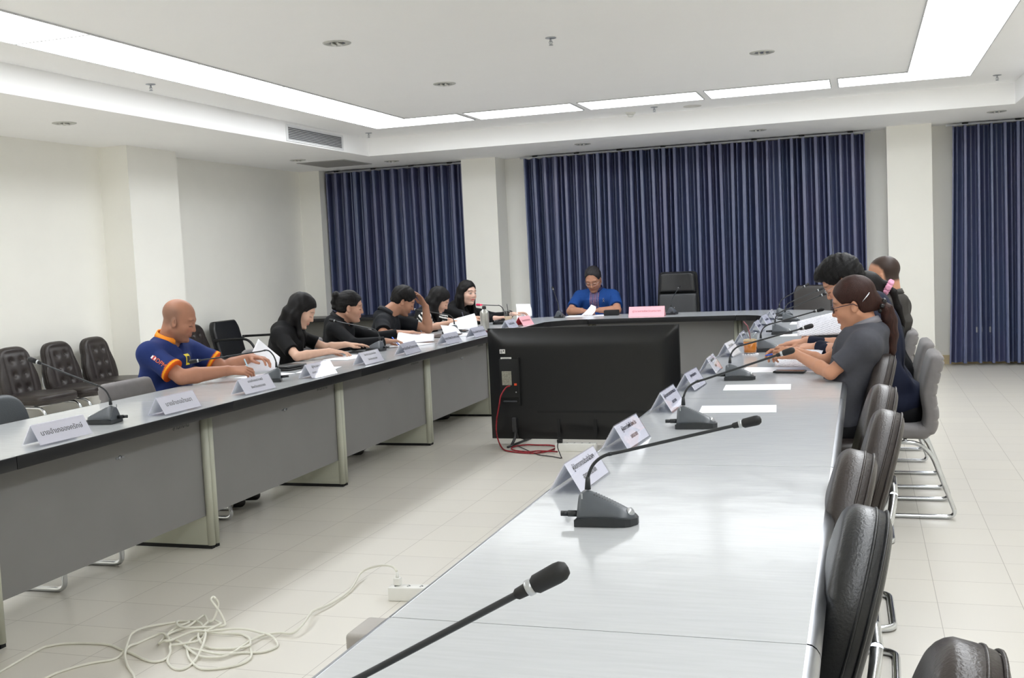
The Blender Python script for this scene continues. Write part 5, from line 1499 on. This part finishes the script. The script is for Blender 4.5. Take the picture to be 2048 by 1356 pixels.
ct = c1['neck'] + c1['fw'] * .30 - c1['lf'] * .072 - V3((0, 0, .12))
put_badge(p1, ct + c1['lf'] * .085, -c1['fw'], .050, .066, (0, 0, 1), mYel, 'badge')
put_badge(p1, ct + c1['lf'] * .085 - c1['fw'] * .004, -c1['fw'], .036, .040, (0, 0, 1), mNavyInk, 'badge_emblem')
bd = [q for q in p1.children if q.name.startswith('shirt')][0]
for q in bd.children:
    if q.name.startswith('badge_emblem'):
        for v in q.data.vertices: v.co += Vector(c1['fw']) * .0015
# sleeve lettering and flag
shp = c1['shR']; el_ = V3(c1['arms'][0][1]); ad = unit(el_ - shp); outw = unit(V3((.45, -.9, .15)))
def text_on(root, body_, size, m, p, d, upv, name='lettering', lift=.003):
    D = Vector(d).normalized(); U = Vector(upv); U = (U - D * U.dot(D)).normalized(); Rr = D.cross(U)
    ch = [q for q in root.children if q.name.startswith('shirt')][0]
    o = text_part(name, body_, size, m, ch, Matrix.Identity(4), extrude=0)
    for v in o.data.vertices:
        q = Vector(p) + Rr * v.co.x + U * v.co.y - root.location
        ok, loc, n, _ = ch.ray_cast(q, D)
        v.co = (loc - D * lift) if ok else q + D * .15
    return o
text_on(p1, 'DDPM', .036, mat('badge_orange', (226, 110, 60), .7, noise=.02), shp + ad * .098 + outw * .2, -outw, unit(np.cross(ad, outw)) * (1 if np.cross(ad, outw)[2] > 0 else -1))
fl = put_badge(p1, shp + ad * .055 + unit(np.cross(ad, outw)) * .0 + outw * .2, -outw, .020, .030, ad, mat('flag_white', (236, 232, 236), .7, noise=.02), 'flag_patch')
fl2 = put_badge(p1, shp + ad * .055 + outw * .2, -outw, .020, .010, ad, mat('flag_red', (190, 50, 60), .7, noise=.02), 'flag_stripe')
for q in bd.children:
    if q.name.startswith('flag_stripe'):
        for v in q.data.vertices: v.co += Vector(outw) * .001
# 2: long haired woman in black short sleeves
def long_hair(length, side=.02, fr=.058, thick=.010, backoff=.0, front=.0):
    def fn(Hh, HP, Hf, S, c):
        hair_cap(Hh, HP, Hf, S, thick, fr, back=-.09)
        dn = unit(-c['up'] - c['fw'] * (.22 + backoff)); nk = c['neck']
        for q in (1, -1):
            a0 = HP(-.02, q * .070, .03); a1 = HP(-.030, q * .074, -.05); a2 = a1 + dn * (length * .5) + c['lf'] * q * .012; a3 = a1 + dn * length + c['lf'] * q * .016
            Hh.cone(a0, a1, .026, .030, .02); Hh.cone(a1, a2, .030, .032, .02); Hh.cone(a2, a3, .032, .018, .02)
            b0 = HP(-.060, q * .04, .03); b1 = HP(-.075, q * .042, -.05); Hh.cone(b0, b1, .04, .042, .02); Hh.cone(b1, b1 + dn * length * .55 - c['fw'] * .012, .042, .040, .02); Hh.cone(b1 + dn * length * .55 - c['fw'] * .012, b1 + dn * length * .98, .040, .022, .02)
            # locks framing the face
            l0 = HP(.020, q * .074, .035); l1 = HP(.012, q * .077, -.05); l1 = l1 - Hf[0] * .010; l2 = l1 + unit(-c['up'] + c['fw'] * front) * (length * .55); l3 = l1 + unit(-c['up'] + c['fw'] * front) * (length * .9)
            Hh.cone(l0, l1, .014, .019, .02); Hh.cone(l1, l2, .021, .023, .03); Hh.cone(l2, l3, .023, .010, .03)
        Hh.warp(.0012, 110, 3, (1, 1, .2))
    return fn
person('person', 'woman with long black hair in a black short sleeved top, reading papers', (-4.08, 6.95, .50), (-3.99, 6.86, .985), (-3.895, 6.955, 1.085), 18, 30, .175,
    ((-3.745, 6.59, .785), (-3.60, 6.79, .800), (.75, .62, -.12), (-.1, .0, 1), (.35, .4, .5, .6), .5), ((-3.80, 7.12, .80), (-3.66, 7.16, .815), (.80, .55, -.06), (0, 0, 1), (.15, .2, .3, .35), .3),
    (212, 172, 150), (18, 18, 20), (14, 12, 13), 'short', female=True, hyaw=20, roll=-4, hairspec=long_hair(.25, backoff=.22, front=.10), face_opts=dict(lips=(188, 92, 92), lipw=.8, browS=.6), wide=.012, voxel=.004)
# 3: woman with a bun
def bun_hair(Hh, HP, Hf, S, c):
    hair_cap(Hh, HP, Hf, S, .009, .058, back=-.05)
    for p, r in (((-.115, 0, .055), .034), ((-.125, .01, .02), .030), ((-.122, -.012, .085), .028), ((-.118, 0, -.015), .024)): Hh.cone(HP(*p), HP(p[0], p[1] + .02, p[2] + .005), r, r * .9, .012)
    Hh.warp(.0014, 130, 5)
p3, c3, *_ = person('person', 'woman in a black suit with black hair pinned up, writing', (-4.05, 7.72, .50), (-3.98, 7.66, .975), (-3.875, 7.70, 1.068), 22, 10, .175,
    ((-3.70, 7.38, .80), (-3.50, 7.53, .805), (.72, .68, -.05), (-.1, 0, 1), (.6, .7, .8, .9), .8), ((-3.76, 7.93, .80), (-3.60, 8.0, .83), (.9, .3, .02), (0, 0, 1), (.1, .15, .2, .25), .3),
    (190, 146, 124), (20, 21, 24), (14, 12, 13), 'long', female=True, hyaw=24, hairspec=bun_hair, collar=(20, 20, 23), face_opts=dict(lips=(170, 96, 92), browS=.5, vneck=.02), voxel=.004)
# 4: man holding his forehead
def short_hair(g=.012, fr=.062, spike=.0015, top=.0, back=-.045):
    def fn(Hh, HP, Hf, S, c):
        hair_cap(Hh, HP, Hf, S, g, fr, back=back)
        if top:
            Hh.ell(HP(.015, 0, .105), V3((.085, .070, .030 + top)) * S, .02, Hf)
        Hh.warp(spike, 120, 7)
    return fn
p4, c4, *_ = person('person', 'man in a dark shirt resting his forehead on his hand', (-4.05, 8.60, .50), (-3.97, 8.54, .965), (-3.855, 8.70, 1.062), 18, 28, .205,
    ((-3.83, 8.20, .80), (-3.60, 8.29, .80), (.80, .58, -.05), (-.1, 0, 1), (.8, .9, 1.0, 1.0), .9), ((-3.70, 8.86, .80), (-3.715, 8.87, 1.00), (-.38, -.30, .9), (.6, .7, .1), (.35, .4, .45, .5), .4),
    (174, 128, 104), (25, 27, 32), (14, 12, 12), 'short', hyaw=26, wide=.02, hs=1.02, hairspec=short_hair(.013, .060), collar=(28, 30, 36), face_opts=dict(stubble=.4, browS=.9), voxel=.004)
# 5: woman with striped sleeves
def stripes(V, C, c):
    for sh, el in ((c['shR'], c['arms'][0][1]), (c['shL'], c['arms'][1][1])):
        d = el - sh; L = np.linalg.norm(d); a = d / L; P = V - sh; t = P @ a; rad = P - t[:, None] * a; rn = np.linalg.norm(rad, axis=1)
        e1 = unit(np.cross(a, (0, 0, 1))); e2 = np.cross(a, e1); an = np.arctan2(rad @ e2, rad @ e1)
        st = (np.sin(an * 9) > .15).astype(float); C2 = blend(C, (232, 230, 226), st)
        m = ((t > -.02) & (rn < .085) & (np.abs((V - c['neck']) @ c['lf']) > .125)).astype(float)
        C = C * (1 - m[:, None]) + C2 * m[:, None]
    return C
def shoulder_hair(Hh, HP, Hf, S, c):
    long_hair(.15, fr=.058, backoff=.1)(Hh, HP, Hf, S, c)
p5, c5, *_ = person('person', 'woman with black and white striped sleeves and a black vest, holding papers', (-4.06, 9.55, .50), (-3.97, 9.46, .935), (-3.855, 9.53, 1.025), 18, 32, .175,
    ((-3.80, 9.16, .79), (-3.62, 9.27, .83), (.78, .60, .02), (0, -.1, 1), (.4, .5, .6, .7), .6), ((-3.78, 9.72, .80), (-3.60, 9.72, .84), (.9, .2, .0), (0, 0, 1), (.4, .5, .6, .6), .6),
    (206, 164, 142), (20, 20, 23), (14, 12, 13), 'short', female=True, hyaw=22, hairspec=shoulder_hair, shirtfn=stripes, face_opts=dict(lips=(180, 90, 92), browS=.5), voxel=.0045)
# 6: woman speaking
p6, c6, HP6, Hf6, O6 = person('person', 'woman with long black hair in black, speaking into the pink tipped microphone', (-4.02, 10.30, .50), (-3.93, 10.22, .955), (-3.80, 10.18, 1.062), -8, 2, .17,
    ((-3.66, 9.97, .80), (-3.45, 9.98, .815), (.85, .2, .05), (0, 0, 1), (.7, .8, .9, .9), .8), ((-3.62, 10.42, .80), (-3.38, 10.30, .83), (.9, .1, .1), (0, .2, 1), (.3, .4, .5, .6), .5),
    (220, 182, 164), (18, 18, 20), (14, 12, 13), 'long', female=True, hyaw=-28, roll=-5, hairspec=long_hair(.30, front=.05), mouth_open=1.0, face_opts=dict(open=1, lips=(206, 86, 92), lipw=.9, browS=.6), voxel=.0045)
# 7: man in blue at the head
def batik(V, C, c):
    P = V - c['neck']; x = P @ c['fw']; y = P @ c['lf']; z = P[:, 2]
    w_ = ((np.abs(y) < .052) & (z < -.01) & (z > -.20) & (x > .0)).astype(float)
    s1 = (np.sin(y * 700) > .4).astype(float); s2 = (np.sin(y * 700 + 2.2) > .75).astype(float)
    C = blend(C, (30, 42, 92), w_ * .8); C = blend(C, (150, 150, 176), w_ * s1 * .55); C = blend(C, (176, 104, 96), w_ * s2 * .6)
    return C
p7, c7, HP7, Hf7, O7 = person('person', 'man in a blue shirt with a striped front panel, at the head table', (-2.76, 11.52, .50), (-2.765, 11.44, 1.005), (-2.775, 11.36, 1.125), -90, 30, .205,
    ((-3.02, 11.26, .79), (-2.86, 11.14, .80), (.75, -.55, -.05), (0, 0, 1), (.4, .5, .6, .6), .5), ((-2.50, 11.26, .79), (-2.665, 11.14, .80), (-.75, -.55, -.05), (0, 0, 1), (.4, .5, .6, .6), .5),
    (178, 130, 106), (28, 68, 134), (46, 44, 46), 'short', hyaw=-92, wide=.022, hs=1.09, hairspec=short_hair(.007, .088, .001), shirtfn=batik, collar=(28, 42, 92), face_opts=dict(browS=.5, stubble=.3), voxel=.0045)
glasses(p7, O7, HP7, 1.02, mAlu, .0012)
rb = MB(); rb.tube([(0, 0, 0), (.008, 0, .022), (0, 0, .034), (-.008, 0, .022), (0, 0, 0)], .0022, 6); rb.tube([(0, 0, .006), (.010, 0, -.010)], .0022, 6); rb.tube([(0, 0, .006), (-.010, 0, -.010)], .0022, 6)
loc, n_, ch_ = surf_hit(p7, 'shirt', (-2.665, 11.0, .885), (0, 1, 0))
if loc is not None:
    r_ = rb.build('ribbon_pin', mMicSilver, ch_); r_.location = loc + Vector((0, -.006, 0))
# 8: woman in grey with the ponytail
def pony(Hh, HP, Hf, S, c):
    hair_cap(Hh, HP, Hf, S, .0095, .060, back=-.055)
    Hh.cone(HP(-.09, 0, -.01), HP(-.118, 0, -.035), .040, .026, .02)
    b = HP(-.125, 0, -.045)
    tail = [b, b + V3((.016, .0, -.018)), b + V3((.028, .0, -.07)), b + V3((.036, .0, -.14)), b + V3((.034, 0, -.21)), b + V3((.028, 0, -.28))]
    b = HP(-.122, 0, -.045)
    rr = [.018, .030, .036, .032, .022, .008]
    for i in range(5): Hh.cone(tail[i], tail[i + 1], rr[i], rr[i + 1], .01)
    Hh.warp(.0012, 100, 9, (1, 1, .3))
p8, c8, HP8, Hf8, O8 = person('person', 'woman in a grey tee shirt with glasses and a brown ponytail, at the right row', (-.085, 5.38, .50), (.028, 5.38, .985), (-.040, 5.41, 1.102), 172, 14, .180,
    ((-.195, 5.56, .81), (-.33, 5.68, .85), (-.85, -.05, .02), (.0, .5, .8), (.5, .6, .7, .8), .7), ((-.150, 5.20, .793), (-.315, 5.42, .862), (-.80, .42, .05), (-.1, -.75, .55), (.55, .65, .75, .8), .8),
    (190, 138, 110), (72, 73, 80), (50, 28, 23), 'short', female=True, hyaw=176, hairspec=pony, wide=.010, collar=(120, 118, 124), face_opts=dict(lips=(176, 96, 88), browS=.6), voxel=.0034)
mGlasses = mat('glasses_frame', (40, 30, 50), .3, noise=.05)
glasses(p8, O8, HP8, 1.0, mGlasses, .0019, .022)
hc = MB()
for k in range(6):
    a = 2 * PI * k / 6; p = HP8(-.122, 0, -.042) - O8; q = p + V3((.012 * math.sin(a), .034 * math.cos(a), .030 * math.sin(a))); hc.tube([tuple(p), tuple(q), tuple(q * 1.0 + (q - p) * .25)], [.010, .012, .005], 8)
hc.build('hair_clip', mBlack, p8)
hp = MB(); a = HP8(-.045, -.0, .0); hp.tube([tuple(HP8(-.050, .083, .006) - O8), tuple(HP8(-.088, .066, .036) - O8)], .0016, 6); hp.tube([tuple(HP8(-.047, .084, .002) - O8), tuple(HP8(-.086, .068, .031) - O8)], .0012, 6)
hp.build('hairpin', mChrome, p8)
# 9: man in navy
def tall_hair(Hh, HP, Hf, S, c):
    hair_cap(Hh, HP, Hf, S, .018, .062, back=-.05)
    Hh.ell(HP(.012, 0, .098), V3((.090, .074, .046)) * S, .02, Hf); Hh.ell(HP(.075, 0, .085), V3((.035, .055, .022)) * S, .02, Hf)
    Hh.warp(.0018, 160, 7)
p9, c9, HP9, Hf9, O9 = person('person', 'man in a navy sweater with thick black hair, leaning over the right row', (.16, 5.94, .50), (.005, 5.97, 1.06), (-.098, 6.0, 1.19), 178, 34, .200,
    ((-.09, 6.24, .81), (-.31, 6.26, .845), (-.95, .1, -.05), (0, 0, 1), (.4, .5, .5, .6), .4), ((-.075, 5.76, .82), (-.235, 5.94, .845), (-.85, .45, -.02), (0, -.4, 1), (.5, .6, .7, .8), .6),
    (206, 154, 128), (26, 31, 50), (14, 13, 14), 'long', wide=.035, hyaw=180, hs=1.04, hairspec=tall_hair, collar=(30, 36, 58), face_opts=dict(browS=.8, hump=.045, hem=.07, back=.045), voxel=.0042)
glasses(p9, O9, HP9, 1.04, mAlu, .0012)
# 10: woman with the pink hair tie
def pony2(Hh, HP, Hf, S, c):
    hair_cap(Hh, HP, Hf, S, .010, .060, back=-.055)
    Hh.cone(HP(-.09, 0, .02), HP(-.12, 0, .01), .040, .026, .02)
    b = HP(-.135, 0, -.015); tail = [b, b + V3((.025, 0, -.03)), b + V3((.050, 0, -.12)), b + V3((.07, 0, -.20)), b + V3((.08, 0, -.25))]
    rr = [.016, .022, .022, .016, .006]
    for i in range(4): Hh.cone(tail[i], tail[i + 1], rr[i], rr[i + 1], .01)
    Hh.warp(.0012, 100, 9, (1, 1, .3))
p10, c10, HP10, Hf10, O10 = person('person', 'woman in black whose ponytail is tied by a pink hair tie, right row', (.19, 6.58, .50), (.085, 6.55, .985), (.015, 6.57, 1.09), 176, 22, .172,
    ((-.08, 6.76, .80), (-.32, 6.74, .81), (-.95, 0, 0), (0, 0, 1), (.4, .5, .6, .7), .5), ((-.08, 6.40, .80), (-.30, 6.46, .81), (-.95, .2, 0), (0, 0, 1), (.4, .5, .6, .7), .5),
    (206, 156, 132), (26, 27, 30), (18, 15, 15), 'long', female=True, hyaw=176, hairspec=pony2, face_opts=dict(), voxel=.005)
sc_ = MB(); ce = HP10(-.132, 0, -.012) - O10
for k in range(14):
    a = 2 * PI * k / 14; r = .030 + .004 * (k % 2); q = V3((math.sin(a) * r * .6, math.cos(a) * r, math.sin(a) * r)); sc_.tube([tuple(ce + q * .6), tuple(ce + q * 1.0), tuple(ce + q * 1.25)], [.014, .019, .012], 8)
sc_.build('hair_tie', mat('pink_fabric', (232, 164, 194), .8, noise=.08, nscale=60), p10)
# 11: man in dark grey
person('person', 'man with cropped hair in a dark grey shirt, farthest at the right row', (.21, 7.32, .50), (.185, 7.29, 1.035), (.135, 7.31, 1.17), 165, 12, .200,
    ((.0, 7.52, .80), (-.22, 7.50, .81), (-.95, 0, 0), (0, 0, 1), (.4, .5, .6, .7), .5), ((.0, 7.12, .80), (-.20, 7.2, .81), (-.95, .2, 0), (0, 0, 1), (.4, .5, .6, .7), .5),
    (198, 146, 118), (66, 64, 62), (34, 30, 29), 'long', hyaw=163, hs=1.04, wide=.01, collar=(60, 58, 56), face_opts=dict(scalp=(32, 28, 27), scalpw=.95, hairline=.05), voxel=.005)

# ------------------------------------------------------------------ things held or lying by the people
mPenBlue = mat('pen_blue', (40, 92, 200), .3, noise=.05); mPenPale = mat('pen_pale', (170, 200, 214), .25, noise=.05); mPenDark = mat('pen_dark', (30, 32, 60), .3, noise=.05)
def quad_sheet(label, A, B, C, D, bulge, lines=False): return bent_sheet(label, quad_fn(A, B, C, D, bulge), lines=lines)
quad_sheet('white page lifted upright in the hands of the bald man', (-3.66, 5.74, .77), (-3.53, 5.92, .757), (-3.52, 5.98, .84), (-3.62, 5.90, .965), (.02, -.02, 0))
held_pen('pale blue pen in the hand of the bald man', c1['arms'][0], (-.35, .05, .75), mPenPale)
held_pen('blue pen in the hand of the woman with the bun', c3['arms'][0], (-.6, .1, .6), mPenBlue)
held_pen('dark blue pen in the hand of the woman with striped sleeves', c5['arms'][0], (-.3, .3, .8), mPenDark, down=.02)
held_pen('pen held by the man resting his forehead', c4['arms'][0], (-.5, .1, .7), mPenDark)
held_pen('bright blue pen held over the papers by the woman in grey', c8['arms'][0], (.95, .2, .15), mPenBlue, down=.03)
quad_sheet('folded papers lifted by the woman with the bun', (-3.50, 7.72, .76), (-3.30, 8.02, .76), (-3.38, 8.22, .80), (-3.58, 7.95, .84), (0, 0, .02))
quad_sheet('small white sheet standing beside the man resting his forehead', (-3.45, 8.62, .758), (-3.36, 8.80, .758), (-3.44, 8.84, .82), (-3.52, 8.72, .84), (0, 0, .01))
quad_sheet('large white sheet held up by the woman with striped sleeves', (-3.62, 9.10, .775), (-3.34, 9.18, .765), (-3.44, 9.38, .90), (-3.65, 9.32, .85), (.01, -.01, 0))
quad_sheet('round edged translucent sheet held up beside the iced coffee', (-3.30, 10.22, .78), (-3.20, 10.42, .80), (-3.24, 10.50, .92), (-3.34, 10.34, .93), (.01, -.01, 0))
quad_sheet('white page turned up by the man in blue', (-2.83, 11.00, .762), (-2.71, 10.97, .758), (-2.68, 11.04, .845), (-2.74, 11.08, .865), (.015, 0, 0))
quad_sheet('printed sheet held above the table by the woman in grey', (-.44, 5.72, .775), (-.22, 5.62, .775), (-.20, 5.86, .84), (-.46, 5.96, .84), (0, 0, .015), True)
quad_sheet('large printed sheet lifted by the man in navy, behind the far microphones', (-.36, 6.34, .875), (-.09, 6.30, .885), (-.12, 6.46, 1.01), (-.37, 6.48, .95), (0, 0, .012), True)
def phone(label, x, y, rz, z=.7525):
    o = thing('phone', label, 'phone', (x, y, z), rz, None)
    MB().box((-.037, -.078, 0), (.037, .078, .0085), bev=.003).build('case', mBlack, o)
    MB().box((-.034, -.074, .0086), (.034, .074, .009)).build('screen', MATS['screen_black'], o); return o
phone('black phone lying on the table in front of the woman in grey', -.36, 5.60, face(80))
phone('dark phone beside the hands of the long haired woman', -3.55, 7.16, face(84), .752)
phone('dark phone lying before the woman with striped sleeves', -3.50, 9.12, face(85), .752)
o = thing('wallet', 'black wallet lying on the table between the bald man and the woman', 'wallet', (-3.52, 6.08, .7515), face(-10))
MB().box((-.075, -.10, 0), (.075, .10, .014), bev=.006).build('lower_flap', mLeatherBlack, o); MB().box((-.073, -.098, .0145), (.072, .098, .030), bev=.007).build('upper_flap', mLeatherBlack, o)
o = thing('folder', 'dark folder lying in front of the man resting his forehead', 'folder', (-3.42, 8.60, .7515), face(10))
MB().box((-.11, -.16, 0), (.11, .16, .008), bev=.002).build('cover', mat('folder_brown', (60, 46, 40), .6, noise=.05), o)
o = thing('tissue_box', 'small black box on the table beside the hand of the man in blue', 'box', (-2.50, 10.98, .7512), face(3))
MB().box((-.075, -.05, 0), (.075, .05, .055), bev=.004).build('box_body', mBlackMatte, o)
MB().box((-.05, -.02, .0551), (.05, .02, .0565)).build('lid_slot', mBlack, o)
# glass of orange tea
o = thing('tea_glass', 'glass of orange iced tea with a straw on the right table', 'glass', (-.652, 6.58, .7512), 0)
g = MB(); g.lathe([(.0, .004), (.034, .004), (.036, .02), (.040, .09), (.045, .128), (.047, .130), (.047, .127), (.042, .088), (.038, .022), (.036, .012), (.0, .012)], 28); g.build('cup', mGlass, o)
MB().lathe([(.0, .0135), (.0365, .0135), (.0385, .03), (.0400, .078), (.0, .078)], 28).build('tea', mat('orange_tea', (226, 132, 20), .15, noise=.12, nscale=25), o)
MB().lathe([(.0, .0785), (.0398, .0785), (.0405, .088), (.030, .093), (.0, .090)], 24).build('foam', mat('tea_foam', (238, 206, 160), .6, noise=.1, nscale=60), o)
s_ = MB(); s_.tube([(.01, 0, .03), (-.002, 0, .13), (-.012, 0, .172), (-.036, .01, .200)], .0034, 8); s_.build('straw', mat('straw_rose', (150, 84, 92), .4, noise=.05), o)
f = MB()
for k in range(16):
    a = 2 * PI * k / 16; f.tube([(.040 * math.cos(a), .040 * math.sin(a), .001), (.048 * math.cos(a + .3), .048 * math.sin(a + .3), .002)], .004, 6)
f.build('paper_coaster', mPaper, o)
# steel bottle
o = thing('steel_bottle', 'tall clear grey bottle with a black cap on the left corner of the table', 'bottle', (-3.19, 8.95, .7512), 0)
MB().lathe([(.0, .0), (.036, .0), (.037, .006), (.037, .018), (.0, .018)], 24).build('base_ring', mat('bottle_base', (96, 40, 52), .4, noise=.05), o)
MB().lathe([(.037, .0185), (.038, .05), (.041, .17), (.038, .186), (.020, .202), (.017, .206), (.0, .206)], 24).build('bottle_body', mat('brushed_steel', (196, 196, 190), .3, metal=.7, noise=.06, nscale=20), o)
MB().lathe([(.0175, .2065), (.0175, .23), (.012, .236), (.0, .236)], 20).build('cap', mBlack, o)
# iced coffee
o = thing('coffee_cup', 'plastic cup of iced coffee with a domed lid and a black straw', 'cup', (-3.30, 9.95, .7512), 0)
MB().lathe([(.0, .002), (.028, .002), (.031, .01), (.040, .098), (.042, .100)], 24).build('cup', mGlass, o)
MB().lathe([(.0, .004), (.027, .004), (.037, .080), (.0, .082)], 24).build('coffee', mat('milky_coffee', (222, 196, 164), .4, noise=.08, nscale=30), o)
MB().lathe([(.043, .100), (.042, .106), (.038, .125), (.022, .140), (.010, .143)], 24).build('domed_lid', mGlass, o)
s_ = MB(); s_.tube([(.004, 0, .05), (-.002, 0, .15), (-.008, 0, .20)], .0032, 8); s_.build('straw', mBlack, o)
MB().box((-.012, -.012, 0), (.016, .012, .024), T(.055, .0, .0), bev=.008).build('cup_tag', mPaperRed, o)
